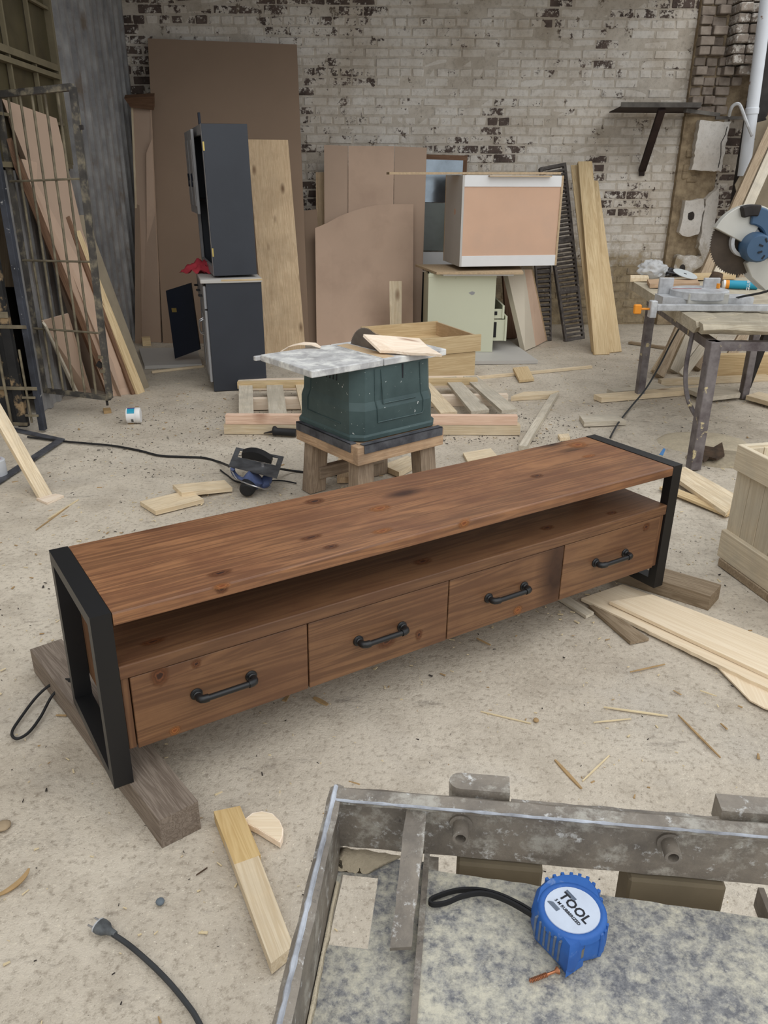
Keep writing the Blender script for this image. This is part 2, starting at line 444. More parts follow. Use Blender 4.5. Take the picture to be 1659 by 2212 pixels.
def _brick(name, brick_a, brick_b, paint_a, paint_b, base_loss):
    """old brick under flaking limewash: 'loss' (0..1) on object or mesh says how much paint has gone; on pier bricks it also paints light and shade"""
    s = NT(name); v = s.coords(world=True)
    a1 = s.n('ShaderNodeAttribute', attribute_type='OBJECT', attribute_name='loss_shade').outputs['Fac']
    a2 = s.n('ShaderNodeAttribute', attribute_type='GEOMETRY', attribute_name='loss_shade').outputs['Fac']
    loss_shade = s.math('ADD', s.math('ADD', a1, a2), base_loss)
    n = s.math('ADD', s.math('MULTIPLY', s.noise(v, 9, 6, 0.75), 1.25), s.math('SUBTRACT', s.math('MULTIPLY', s.noise(v, 38, 4, 0.65), 0.5), 0.375))
    m = s.math('MULTIPLY', s.math('SUBTRACT', s.math('ADD', n, s.math('MULTIPLY', loss_shade, 0.62)), 0.66), 14.0, True)
    paint = s.ramp(s.noise(v, 2.3, 6, 0.65), [(0.3, paint_b), (0.62, paint_a)])
    paint = s.mix(s.ramp(s.noise(v, 24, 5, 0.7), [(0.5, 0.0), (0.75, 0.55)]), paint, tuple(x*0.62 for x in paint_b[:3]) + (1,))
    br = s.ramp(s.noise(v, 7, 5, 0.6), [(0.3, brick_b), (0.7, brick_a)])
    c = s.mix(m, paint, br)
    # yellowish damp lower down, where the limewash has rotted off
    z = s.n('ShaderNodeSeparateXYZ', i_Vector=v).outputs['Z']
    damp = s.math('MULTIPLY', s.math('SUBTRACT', s.math('ADD', 0.78, s.math('MULTIPLY', s.math('SUBTRACT', s.noise(v, 3.5, 6, 0.7), 0.5), 1.5)), z), 4.0, True)
    c = s.mix(s.math('MULTIPLY', damp, 0.9), c, s.ramp(s.noise(v, 14, 5, 0.65), [(0.3, srgb(112,98,76)), (0.7, srgb(166,148,116))]))
    s.bump(s.math('ADD', s.noise(v, 40, 5, 0.7), s.math('MULTIPLY', m, -0.4)), 0.5, 0.008)
    s.out(c, 0.9, spec=0.15)
_brick('limewashed_brick', srgb(112,98,90), srgb(74,64,60), srgb(226,220,211), srgb(194,182,166), 0.0)
_brick('lime_mortar', srgb(128,114,100), srgb(98,88,78), srgb(210,201,188), srgb(172,160,144), 0.03)
_brick('bare_brick', srgb(170,158,146), srgb(120,108,98), srgb(214,208,200), srgb(176,166,154), 0.28)
_brick('white_plaster', srgb(140,122,92), srgb(110,94,70), srgb(232,228,222), srgb(206,198,188), -0.22)
plain('old_mortar', srgb(172,154,126), 0.95, dark=srgb(116,100,80), scale=14, bump=0.5, world=True)
plain('corrugated_zinc', srgb(178,176,174), 0.6, metal=0.25, dark=srgb(128,127,128), scale=5, spots=srgb(132,120,108), spot_lo=0.58, spot_hi=0.72, spot_scale=4)
plain('roof_iron', srgb(74,68,62), 0.85, var=0.1, scale=3)
plain('roof_beam', srgb(40,36,34), 0.85, var=0.1, scale=6)

def _dusty_metal():
    s = NT('dusty_metal'); v = s.coords(rnd=False)
    n0 = s.noise(v, 7, 4, 0.6); n1 = s.noise(v, 48, 7, 0.76); n2 = s.noise(v, 120, 6, 0.72); n3 = s.noise(v, 190, 4, 0.7)
    c = s.ramp(n2, [(0.34, srgb(100,101,106)), (0.64, srgb(152,151,148))])
    f = s.math('ADD', s.math('MULTIPLY', n1, 0.65), s.math('MULTIPLY', n2, 0.35))
    f = s.math('ADD', f, s.math('MULTIPLY', s.math('SUBTRACT', n0, 0.5), 0.32))
    c = s.mix(s.ramp(f, [(0.43, 0.0), (0.62, 0.85)]), c, srgb(206,200,180))
    c = s.mix(s.ramp(s.noise(v, 26, 5, 0.7), [(0.26, 0.9), (0.36, 0.0)]), c, srgb(74,76,84))
    c = s.mix(s.ramp(n3, [(0.62, 0.0), (0.76, 0.6)]), c, srgb(228,224,210))
    s.bump(s.math('ADD', n2, s.math('MULTIPLY', n3, 0.5)), 0.5, 0.004)
    s.out(c, s.ramp(f, [(0.42, 0.4), (0.58, 0.92)]), spec=0.4)
_dusty_metal()
def _dusty_rim():
    s = NT('scuffed_rim'); v = s.coords(rnd=False)
    n2 = s.noise(v, 45, 7, 0.75)
    c = s.ramp(s.noise(v, 14, 6, 0.7), [(0.3, srgb(92,86,80)), (0.66, srgb(140,131,119))])
    c = s.mix(s.ramp(s.noise(v, 22, 7, 0.75), [(0.52, 0.0), (0.64, 0.75)]), c, srgb(178,174,164))
    c = s.mix(s.ramp(n2, [(0.58, 0.0), (0.68, 0.9)]), c, srgb(212,212,210))
    c = s.mix(s.ramp(n2, [(0.28, 0.8), (0.38, 0.0)]), c, srgb(52,50,52))
    s.bump(n2, 0.4, 0.004)
    s.out(c, 0.5, spec=0.45)
_dusty_rim()
plain('olive_timber', srgb(112,101,82), 0.9, var=0.1, scale=14)
plain('worn_gloss_paint', srgb(196,202,212), 0.4, dark=srgb(120,120,124), scale=30)  # pale wear colour that also paints the rim's edge highlight
plain('sawdust', srgb(206,193,168), 0.95, var=0.1, scale=60, bump=0.6)
plain('sawdust_grey', srgb(170,158,136), 0.95, var=0.12, scale=50, bump=0.6)

def _knot(name, core, ring):
    s = NT(name); tc = s.n('ShaderNodeTexCoord').outputs['Object']
    nz = s.n('ShaderNodeTexNoise', i_Vector=tc, i_Scale=2.2, i_Detail=4.0)
    ad = s.n('ShaderNodeVectorMath', operation='MULTIPLY_ADD'); s.t.links.new(nz.outputs['Color'], ad.inputs[0]); ad.inputs[1].default_value = (0.5, 0.5, 0.0); s.t.links.new(tc, ad.inputs[2])
    sb = s.n('ShaderNodeVectorMath', operation='SUBTRACT'); s.t.links.new(ad.outputs[0], sb.inputs[0]); sb.inputs[1].default_value = (0.25, 0.25, 0.0)
    ln = s.n('ShaderNodeVectorMath', operation='LENGTH'); s.t.links.new(sb.outputs[0], ln.inputs[0]); r = ln.outputs['Value']
    c = s.ramp(r, [(0.08, core), (0.20, core), (0.30, ring), (0.42, tuple(x*.6 for x in ring[:3]) + (1,)), (0.55, ring), (0.66, tuple(x*.75 for x in ring[:3]) + (1,))])
    s.out(c, 0.4, spec=0.45)
    s.set(s.bsdf.inputs['Alpha'], s.ramp(r, [(0.25, 0.95), (0.50, 0.6), (0.85, 0.0)]))
_knot('knot_stain', srgb(52,28,20), srgb(112,68,42))
_knot('knot_orange', srgb(120,66,34), srgb(164,104,58))

# ================================================================== THE PLACE
def make_floor():
    bm = bmesh.new()
    xs = [-9 + 18*i/150 for i in range(151)]; ys = [-3.5 + 14*i/130 for i in range(131)]
    vv = []
    for y in ys:
        row = []
        for x in xs:
            d = noise.noise(Vector((x*0.9, y*0.9, 0))) * 0.010 + noise.noise(Vector((x*3.1, y*3.1, 4))) * 0.004
            row.append(bm.verts.new((x, y, min(0.0, d - 0.004))))
        vv.append(row)
    for j in range(len(ys)-1):
        for i in range(len(xs)-1):
            bm.faces.new((vv[j][i], vv[j][i+1], vv[j+1][i+1], vv[j+1][i]))
    me = bpy.data.meshes.new('floor'); bm.to_mesh(me); bm.free()
    o = obj('floor', me, 'sandy_ground', smooth=True, angle=180)
    return tag(o, 'dusty sand-coloured yard ground strewn with sawdust', None, None, 'structure')
make_floor()

WALL_M = frame((0, 8.42, 0), (1, 0.03, 0))          # local X along the wall, local Y into it
LOSS = [  # centre x, centre z, half width, half height, amount: where the limewash has come off
    (*(1.122, 8.454, 1.869), 0.10, 0.24, 0.55), (*(2.375, 8.491, 1.188), 0.34, 0.11, 0.42), (*(2.097, 8.483, 1.464), 0.07, 0.16, 0.40),
    (*(0.9104, 8.447, 1.645), 0.34, 0.12, 0.38), (*(0.5288, 8.436, 1.582), 0.20, 0.12, 0.45), (*(-2.279, 8.352, 2.447), 0.20, 0.55, 0.52),
    (*(-1.987, 8.36, 2.814), 0.35, 0.16, 0.42), (*(-1.317, 8.38, 2.856), 0.25, 0.10, 0.40), (*(-0.6512, 8.4, 2.754), 0.45, 0.18, 0.30),
    (*(-0.3127, 8.411, 2.829), 0.35, 0.10, 0.32), (*(1.528, 8.466, 2.863), 0.12, 0.16, 0.5), (*(1.553, 8.467, 2.323), 0.035, 0.60, 0.30),
    (*(-0.4919, 8.405, 2.309), 0.30, 0.12, 0.22), (*(2.486, 8.495, 2.889), 0.45, 0.09, 0.40), (*(-0.7645, 8.397, 1.919), 0.09, 0.28, 0.35), (*(2.511, 8.495, 2.707), 0.1, 0.06, 0.3),
    (*(2.093, 8.483, 2.592), 0.09, 0.07, 0.4), (*(2.045, 8.481, 2.441), 0.05, 0.09, 0.4), (*(-0.7418, 8.398, 1.263), 0.12, 0.35, 0.4), (*(1.345, 8.46, 1.585), 0.3, 0.06, 0.25)]
def loss_at(x, z):
    l = 0.0
    for cx, _cy, cz, hx, hz, a in LOSS:
        d = ((x-cx)/hx)**2 + ((z-cz)/hz)**2
        if d < 1.6: l = max(l, a * min(1.0, (1.6-d)/0.8))
    if x > 3.0: l = max(l, 0.5)
    return l * random.uniform(0.45, 1.1) + random.choice((-0.06, 0.0, 0.0, 0.05, 0.10))

def brick_mesh(name, L, seed):
    rnd = random.Random(seed); mb = MB()
    mb.box(-L/2, L/2, 0, 0.09, -0.0365, 0.0365, bev=0.009)
    for v in mb.bm.verts:
        v.co += Vector((rnd.uniform(-1,1)*0.0035, rnd.uniform(-1,1)*0.0035, rnd.uniform(-1,1)*0.003))
    me = bpy.data.meshes.new(name); bmesh.ops.recalc_face_normals(mb.bm, faces=mb.bm.faces); mb.bm.to_mesh(me); mb.bm.free()
    me.materials.append(MAT['limewashed_brick']); return me

def make_back_wall():
    mb = MB(); mb.box(-2.75, 4.8, 0.0045, 0.30, -0.05, 3.45)
    wall = mb.build('wall_back', 'lime_mortar', None, WALL_M)
    tag(wall, 'old brick wall with flaking white limewash at the back of the yard', None, None, 'structure')
    stretch = [brick_mesh('brick', 0.2185, i) for i in range(10)]
    head = [brick_mesh('brick', 0.105, 20+i) for i in range(6)]
    rest_v, rest_f, rest_l = [], [], []
    cand = []
    C = 0.0815
    for k in range(42):
        z = 0.045 + k*C
        hdr = (k % 5 == 3)
        pitch = 0.1132 if hdr else 0.2264
        off = (0.0 if k % 2 else pitch/2) + random.uniform(-0.012, 0.012)
        x = -2.70 + off
        while x < 4.7:
            jx = random.uniform(-0.004, 0.004)
            cand.append((x + jx, z + random.uniform(-0.003, 0.003), hdr, k))
            x += pitch
    def visible(c):
        x, z = c[0], c[1]
        if not (-0.80 < x < 2.92 and z < 2.95): return False
        return z > 1.62 or (x > 2.0 and z > 0.05)
    vis = [c for c in cand if visible(c)]
    vis.sort(key=lambda c: (c[2], abs(c[0]-1.6)*0.6 + abs(c[1]-1.9)))
    pick = set(id(c) for c in vis[:300])
    for c in cand:
        x, z, hdr, k = c
        dep = random.uniform(-0.005, 0.004) + (0.006 if random.random() < 0.06 else 0)
        rot = random.uniform(-0.012, 0.012)
        M = Matrix.Translation((x, dep, z)) @ Matrix.Rotation(rot, 4, 'Y')
        l = loss_at(x, z)
        me = random.choice(head if hdr else stretch)
        if id(c) in pick:
            o = bpy.data.objects.new('brick', me); COL.objects.link(o); o.parent = wall; o.matrix_local = M; o['loss_shade'] = l
        else:
            b0 = len(rest_v)
            for v in me.vertices: rest_v.append(M @ v.co); rest_l.append(l)
            for p in me.polygons: rest_f.append([b0 + i for i in p.vertices])
    me = bpy.data.meshes.new('brickwork'); me.from_pydata([tuple(v) for v in rest_v], [], rest_f)
    at = me.attributes.new('loss_shade', 'FLOAT', 'POINT'); at.data.foreach_set('value', rest_l)
    o = obj('brickwork', me, 'limewashed_brick', wall); tag(o, None, None, None, 'stuff')
make_back_wall()

def make_pier():
    """broken end of a cross wall: toothed bricks above, plastered stub below"""
    mb = MB(); mb.box(2.96, 3.52, -0.05, 0.05, 1.96, 3.4)
    pier = mb.build('wall_pier', 'old_mortar', None, WALL_M @ Matrix.Translation((-0.085, 0, 0)))
    tag(pier, 'broken brick pier with toothed grey bricks above white plaster remnants', None, None, 'structure')
    rnd = random.Random(3)
    def brick(x0, x1, y0, z, l, h=0.069):
        b = MB(); b.box(x0, x1, y0, 0.0, z, z+h, bev=0.006)
        b.jitter(0.006, rnd.random()*40, 14)
        o = b.build('brick', 'bare_brick', pier); o['loss_shade'] = l
    z = 1.985; k = 0
    while z < 3.35:
        out = 0.0
        # left, recessed and ragged; the high value paints the recess shade
        x = 2.965
        while x < 3.20:
            w = rnd.choice((0.10, 0.10, 0.13)); d = rnd.choice((-0.06, -0.08, -0.08, -0.11, -0.15))
            brick(x, x + w, d, z + rnd.uniform(-0.004, 0.004), 0.45); x += w + 0.012
        if z > 2.36:   # right, two headers proud of the rest, painted paler as sunlit
            brick(3.235, 3.345, -0.27 + rnd.uniform(-0.02, 0.02), z, 0.12); brick(3.357, 3.467 + rnd.uniform(-0.01, 0.02), -0.27 + rnd.uniform(-0.02, 0.02), z, 0.05)
        elif z > 2.28: brick(3.34, 3.46, -0.22, z, 0.2); brick(3.22, 3.31, -0.17, z, 0.4)
        else:
            brick(3.215, 3.32, -0.10 + rnd.uniform(-0.03, 0.03), z, 0.4)
            if z > 2.15: brick(3.33, 3.42, -0.12 + rnd.uniform(-0.03, 0.03), z, 0.35)
        z += 0.0815; k += 1
    b = MB()
    b.box(2.95, 3.34, -0.06, 0.02, 0.0, 1.97)
    for s_ in range(12):
        zc = rnd.uniform(0.1, 1.8); xc = rnd.uniform(2.98, 3.25)
        b.box(xc, xc + 0.1, -0.075, 0, zc, zc + 0.07, bev=0.01)
    b.jitter(0.01, 3, 9); b.build('pier_core', 'old_mortar', pier)
    def plaster(poly, y0):
        b = MB(); n = len(poly); pts = []
        for i in range(n):   # ragged outline
            a, c = Vector(poly[i]), Vector(poly[(i+1) % n]); m = max(1, int((c-a).length/0.03))
            for j in range(m):
                p = a.lerp(c, j/m); pts.append((p.x + rnd.uniform(-.007,.007), p.y + rnd.uniform(-.007,.007)))
        b.prism(pts, 0, 0.09, Matrix(((1,0,0,0),(0,0,-1,0),(0,1,0,0),(0,0,0,1))))
        b.build('plaster', 'white_plaster', pier, Matrix.Translation((0, y0, 0)))
    plaster([(3.055, 1.50), (3.345, 1.49), (3.36, 1.92), (3.07, 1.93)], -0.055)
    plaster([(3.02, 0.92), (3.10, 0.88), (3.22, 0.91), (3.235, 1.14), (3.215, 1.24), (3.04, 1.22)], -0.05)
    plaster([(3.245, 0.78), (3.33, 0.60), (3.36, 0.80), (3.37, 1.22), (3.35, 1.34), (3.245, 1.24)], -0.05)
    plaster([(3.02, 0.50), (3.12, 0.46), (3.24, 0.56), (3.31, 0.62), (3.28, 0.70), (3.03, 0.71)], -0.05)
    for x, z, r in ((3.115, 1.08, 0.030), (3.105, 0.585, 0.026), (3.285, 1.72, 0.013)):
        b = MB(); pts = [(r*(1+0.25*rnd.random())*math.cos(t*0.63), 1.25*r*(1+0.25*rnd.random())*math.sin(t*0.63)) for t in range(10)]
        b.prism(pts, 0.088, 0.094, Matrix(((1,0,0,0),(0,0,-1,0),(0,1,0,0),(0,0,0,1))))
        b.build('hole', 'grit_dark', pier, Matrix.Translation((x, -0.05, z)))
    for (x0, z0, x1, z1) in ((3.31, 1.52, 3.30, 1.74), (3.30, 1.74, 3.335, 1.88)):
        b = MB(); b.tube([(x0, -0.147, z0), ((x0+x1)/2 + 0.012, -0.147, (z0+z1)/2), (x1, -0.147, z1)], 0.004, 5); b.build('crack', 'grit_dark', pier)
make_pier()

def make_left_wall():
    root = empty('wall_left', None, 'grey ribbed metal cladding on the left side of the shed', None, None, 'structure')
    def X(y): return -2.42 - 0.05*(y - 8.6)
    def sheet(y0, y1, z0, z1):
        pts = []; y = y0; k = 0
        prof = [(0.0, 0), (0.118, 0), (0.121, 0.024), (0.168, 0.024), (0.171, 0)]
        while y < y1:
            for dy, d in prof[:-1]:
                if y + dy <= y1: pts.append((y + dy, d))
            y += 0.171
        pts.append((y1, 0))
        mb = MB(); b = mb.bm
        lo = [b.verts.new((X(yy)+d, yy, z0)) for yy, d in pts]; hi = [b.verts.new((X(yy)+d, yy, z1)) for yy, d in pts]
        lo2 = [b.verts.new((X(yy)+d-0.004, yy, z0)) for yy, d in pts]; hi2 = [b.verts.new((X(yy)+d-0.004, yy, z1)) for yy, d in pts]
        for i in range(len(pts)-1):
            b.faces.new((lo[i], lo[i+1], hi[i+1], hi[i])); b.faces.new((lo2[i+1], lo2[i], hi2[i], hi2[i+1]))
        mb.build('metal_sheet', 'corrugated_zinc', root)
    sheet(6.28, 7.33, 0, 3.4); sheet(7.33, 8.40, 0, 3.4); sheet(5.0, 6.28, 0, 1.46)
    # steel window over the lower sheet
    Y0, Y1 = 4.9, 6.24
    win = empty('window_1', None, 'old steel window with dirty yellowish panes above the gate', None, None, 'structure')
    def bar(y0, z0, y1, z1, w=0.020, d=0.025):
        a, c = Vector((X(y0)+0.02, y0, z0)), Vector((X(y1)+0.02, y1, z1))
        beam('window_bar', a, c, w, d, 'window_steel', win, up=(1, 0, 0), bev=0.002, z0=-d/2)
    ys = [4.9, 5.36, 5.80, 6.22]; zu = [2.12, 2.46, 2.80, 3.14, 3.4]; zl = [1.50, 1.76, 2.05]
    for y in ys[:-1]: bar(y, 1.5, y, 3.4)
    bar(6.22, 1.5, 6.22, 3.4, 0.035, 0.05)
    for z in zu[1:-1]: bar(Y0, z, 6.22, z, 0.017)
    bar(Y0, 2.11, 6.22, 2.11, 0.04, 0.045); bar(Y0, 2.055, 6.22, 2.055, 0.03, 0.06); bar(Y0, 1.76, 6.22, 1.76, 0.017); bar(Y0, 1.49, 6.22, 1.49, 0.03, 0.05)
    for zs in (zu, zl):
        for a, c in zip(zs, zs[1:]):
            for y0, y1 in zip(ys, ys[1:]):
                mb = MB(); mb.hexa([(X(y0)-.004, y0, a), (X(y0), y0, a), (X(y1), y1, a), (X(y1)-.004, y1, a), (X(y0)-.004, y0, c), (X(y0), y0, c), (X(y1), y1, c), (X(y1)-.004, y1, c)])
                mb.build('pane', 'dirty_pane', win)
    # unseen panel added behind cladding and window to block light
    mb = MB(); mb.hexa([(X(5.0)-.30, 4.95, 0), (X(5.0)-.26, 4.95, 0), (X(8.4)-.26, 8.6, 0), (X(8.4)-.30, 8.6, 0), (X(5.0)-.30, 4.95, 3.4), (X(5.0)-.26, 4.95, 3.4), (X(8.4)-.26, 8.6, 3.4), (X(8.4)-.30, 8.6, 3.4)])
    o = mb.build('wall_light_block', 'roof_iron'); tag(o, 'dark unseen panel added behind the dirty window to block light', None, None, 'structure')
make_left_wall()

def make_roof():
    root = empty('ceiling', None, 'dark lean-to roof over the back of the yard', None, None, 'structure')
    def sheet(x0, x1, y0, y1):
        mb = MB(); b = mb.bm; pts = []; x = x0
        while x < x1:
            for dx, d in ((0, 0), (0.075, 0), (0.09, 0.03), (0.135, 0.03)): pts.append((x+dx, d))
            x += 0.15
        for s_ in (0.0, 0.006):
            lo = [b.verts.new((px, y0, zz(y0)+d+s_)) for px, d in pts]; hi = [b.verts.new((px, y1, zz(y1)+d+s_)) for px, d in pts]
            for i in range(len(pts)-1): b.faces.new((lo[i], lo[i+1], hi[i+1], hi[i]))
        mb.build('roof_sheet', 'roof_iron', root)
    def zz(y): return 3.10 + (8.5 - y)*0.03
    sheet(-5.0, 2.75, 6.5, 8.75); sheet(-5.0, -0.6, 4.9, 6.5); sheet(-5.0, -1.5, 3.4, 4.9)  # reach is unseen; left strips extended forward to deepen shade there
    for x in (-0.72, 1.62):
        mb = MB(); y0 = 6.6; mb.hexa([(x-.055, y0, zz(y0)-.17), (x+.055, y0, zz(y0)-.17), (x+.055, 8.5, 2.925), (x-.055, 8.5, 2.925), (x-.055, y0, zz(y0)-.01), (x+.055, y0, zz(y0)-.01), (x+.055, 8.5, 3.09), (x-.055, 8.5, 3.09)])
        mb.build('roof_beam', 'roof_beam', root)
make_roof()

def make_shade_wall():
    """unseen wall added from the gateway towards the viewer, outside the frame, to darken the left"""
    mb = MB(); mb.box(-3.05, -2.80, -2.5, 4.2, -0.05, 2.7)  # added out of view to cut sky light from the left
    o = mb.build('wall_shade_left', 'lime_mortar'); tag(o, 'unseen wall added beyond the left edge to darken that side', None, None, 'structure')
make_shade_wall()

# ================================================================== TV STAND
def make_tv_stand():
    yaw, tilt = R(33.12), R(-0.73)
    M = Matrix.Translation((-0.6432, 1.4822, 0.085)) @ Matrix.Rotation(yaw, 4, 'Z') @ Matrix.Rotation(-tilt, 4, 'Y')
    L, D, w, H, t = 1.9907, 0.4038, 0.0465, 0.47, 0.032
    root = empty('tv_stand', M, 'long low brown-stained wooden TV stand with black steel end frames and four drawers', 'tv stand')
    for x0 in (0.0, L - w):
        mb = MB()
        rings = []
        for y, z in ((0, 0), (D, 0), (D, H), (0, H)):
            sy = 1 if y == 0 else -1; sz = 1 if z == 0 else -1
            rings.append([(x0, y, z), (x0 + w, y, z), (x0 + w, y + sy*t, z + sz*t), (x0, y + sy*t, z + sz*t)])
        mb.loft(rings, close=True)
        o = mb.build('end_frame', 'frame_black', root, bevel=0.0025, seg=2); o['label'] = 'black steel end frame'
    # top: four glued boards
    tt = 0.033; zt = H - 0.002; pw = (D + 0.002) / 4
    for i in range(4):
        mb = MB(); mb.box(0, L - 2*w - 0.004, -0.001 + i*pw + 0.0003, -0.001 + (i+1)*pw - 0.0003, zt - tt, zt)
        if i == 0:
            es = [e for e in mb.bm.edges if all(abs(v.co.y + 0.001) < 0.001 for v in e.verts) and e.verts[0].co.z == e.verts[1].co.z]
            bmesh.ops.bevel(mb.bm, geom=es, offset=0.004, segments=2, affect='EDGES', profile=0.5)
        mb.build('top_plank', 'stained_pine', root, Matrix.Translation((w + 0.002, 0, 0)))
    # shelf over the drawers
    zs = 0.327; ts = 0.036
    for i in range(3):
        q = (D - 0.01)/3
        mb = MB(); mb.box(0, L - 2*w - 0.002, 0.001 + i*q + .0002, 0.001 + (i+1)*q - .0002, zs - ts, zs)
        if i == 0:
            es = [e for e in mb.bm.edges if all(abs(v.co.y - 0.0012) < 0.0008 for v in e.verts) and e.verts[0].co.z == e.verts[1].co.z]
            bmesh.ops.bevel(mb.bm, geom=es, offset=0.003, segments=2, affect='EDGES', profile=0.5)
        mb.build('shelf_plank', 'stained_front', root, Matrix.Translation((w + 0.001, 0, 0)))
    # knots in the boards
    def knot(pos, rx, ry, mat, face):
        n = 20; me = bpy.data.meshes.new('knot')
        me.from_pydata([(math.cos(2*math.pi*i/n), math.sin(2*math.pi*i/n), 0) for i in range(n)], [], [list(range(n))])
        a_, b_, c_ = pos
        if face == 'top': Mk = Matrix.Translation((a_, b_, c_ + .0004))
        else: Mk = Matrix.Translation((a_, b_ - .0004, c_)) @ Matrix.Rotation(R(90), 4, 'X')
        obj('knot', me, mat, root, Mk @ Matrix.Diagonal((rx*1.5, ry*1.7, 1, 1)))
    for pos, rx, ry, m in (((0.3251, 0.0587, 0.468), .030, .012, 'knot_stain'), ((0.3032, -0.0063, 0.468), .022, .012, 'knot_orange'), ((0.7447, 0.3526, 0.468), .030, .018, 'knot_stain'), ((0.8828, 0.2062, 0.468), .034, .016, 'knot_orange'),
            ((0.6124, 0.1289, 0.468), .034, .010, 'knot_stain'), ((0.6294, 0.0504, 0.468), .022, .010, 'knot_stain'), ((1.477, 0.1753, 0.468), .024, .012, 'knot_stain'), ((1.84, 0.3463, 0.468), .040, .024, 'knot_orange'), ((0.7998, 0.0656, 0.468), .03, .012, 'knot_orange'), ((1.78, 0.2337, 0.468), .03, .010, 'knot_orange')):
        knot(pos, rx, ry, m, 'top')
    for pos, rx, ry in (((0.1483, 0.0677, 0.327), .030, .010), ((0.9548, 0.084, 0.327), .030, .014), ((1.444, 0.0749, 0.327), .026, .012), ((1.722, 0.0522, 0.327), .022, .010)): knot(pos, rx, ry, 'knot_stain', 'top')
    for pos, rx, ry, m in (((0.1376, 0.0043, 0.2702), .020, .022, 'knot_stain'), ((0.2277, 0.0043, 0.2722), .012, .010, 'knot_stain'), ((0.1597, 0.0043, 0.1031), .014, .010, 'knot_orange'), ((0.7809, 0.0043, 0.1561), .030, .018, 'knot_stain'), ((0.8922, 0.0043, 0.14), .012, .014, 'knot_stain'),
            ((1.277, 0.0043, 0.1064), .018, .012, 'knot_orange'), ((1.852, 0.0043, 0.264), .016, .012, 'knot_stain'), ((1.033, -0.0012, 0.464), .020, .012, 'knot_orange'), ((0.3046, -0.0012, 0.4579), .016, .010, 'knot_stain')): knot(pos, rx, ry, m, 'front')
    x0, x1 = w + 0.002, L - w - 0.002
    for x in (x0, x1 - 0.018):
        mb = MB(); mb.box(0, 0.20, 0.0, D - 0.014, 0, 0.018, bev=0.001)
        # grain runs upright in the end panels
        mb.build('side_panel', 'stained_front', root, Matrix.Translation((x, 0.008, 0.091)) @ Matrix(((0,0,1,0),(0,1,0,0),(1,0,0,0),(0,0,0,1))))
    mb = MB(); mb.box(0, x1 - x0 - 0.04, 0, 0.012, 0.095, zs - ts); mb.build('back_panel', 'stained_front', root, Matrix.Translation((x0 + .02, D - 0.02, 0)))
    mb = MB(); mb.box(0, x1 - x0 - 0.04, 0.03, D - 0.02, 0.100, 0.114); mb.build('bottom_panel', 'stained_front', root, Matrix.Translation((x0 + .02, 0, 0)))
    # drawers with pipe handles
    a, b = x0 + 0.021, x1 - 0.021; gap = 0.004; dw = (b - a - 3*gap)/4; z0, z1 = 0.088, zs - ts - 0.003
    hm = MB()
    for s_ in (-1, 1):
        fx = 0.0725*s_
        hm.lathe([(0.0, 0), (0.0155, 0), (0.016, 0.003), (0.0145, 0.006), (0.0115, 0.007), (0.0115, 0.010), (0.0095, 0.012), (0.009, 0.02)], 18, Matrix.Translation((fx, 0, 0)) @ Matrix.Rotation(R(90), 4, 'X'), cap=False)
        hm.tube([(fx, -0.014, 0), (fx, -0.021, 0), (fx - 0.003*s_, -0.027, 0), (fx - 0.009*s_, -0.030, 0), (fx - 0.020*s_, -0.031, 0)], [.0095,.0102,.0104,.0102,.0102], 14)
    hm.tube([(-0.056, -0.031, 0), (0.056, -0.031, 0)], 0.0078, 14)
    hmesh = None
    for i in range(4):
        mb = MB(); mb.box(0, dw, 0, 0.02, 0, z1 - z0, bev=0.0015)
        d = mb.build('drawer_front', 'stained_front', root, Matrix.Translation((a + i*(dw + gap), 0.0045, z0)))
        HM = Matrix.Translation((dw/2 - .006, 0, (z1-z0)*0.50))
        if hmesh is None: hmesh = hm.build('handle', 'handle_black', d, HM, smooth=True)
        else: h = mesh_copy(hmesh, 'handle', d, HM)
make_tv_stand()

beam('timber_block', (-0.474, 1.415, 0), (-1.06, 2.118, 0), 0.098, 0.083, 'weathered_block', None,
     'weathered grey timber block under the left end of the TV stand', 'timber block', 'timber blocks under the TV stand', bev=0.004, jit=0.004)
beam('timber_block', (1.208, 2.532, 0), (0.9139, 2.771, 0), 0.115, 0.058, 'brown_block', None,
     'light brown timber block under the right end of the TV stand', 'timber block', 'timber blocks under the TV stand', bev=0.005, jit=0.003)

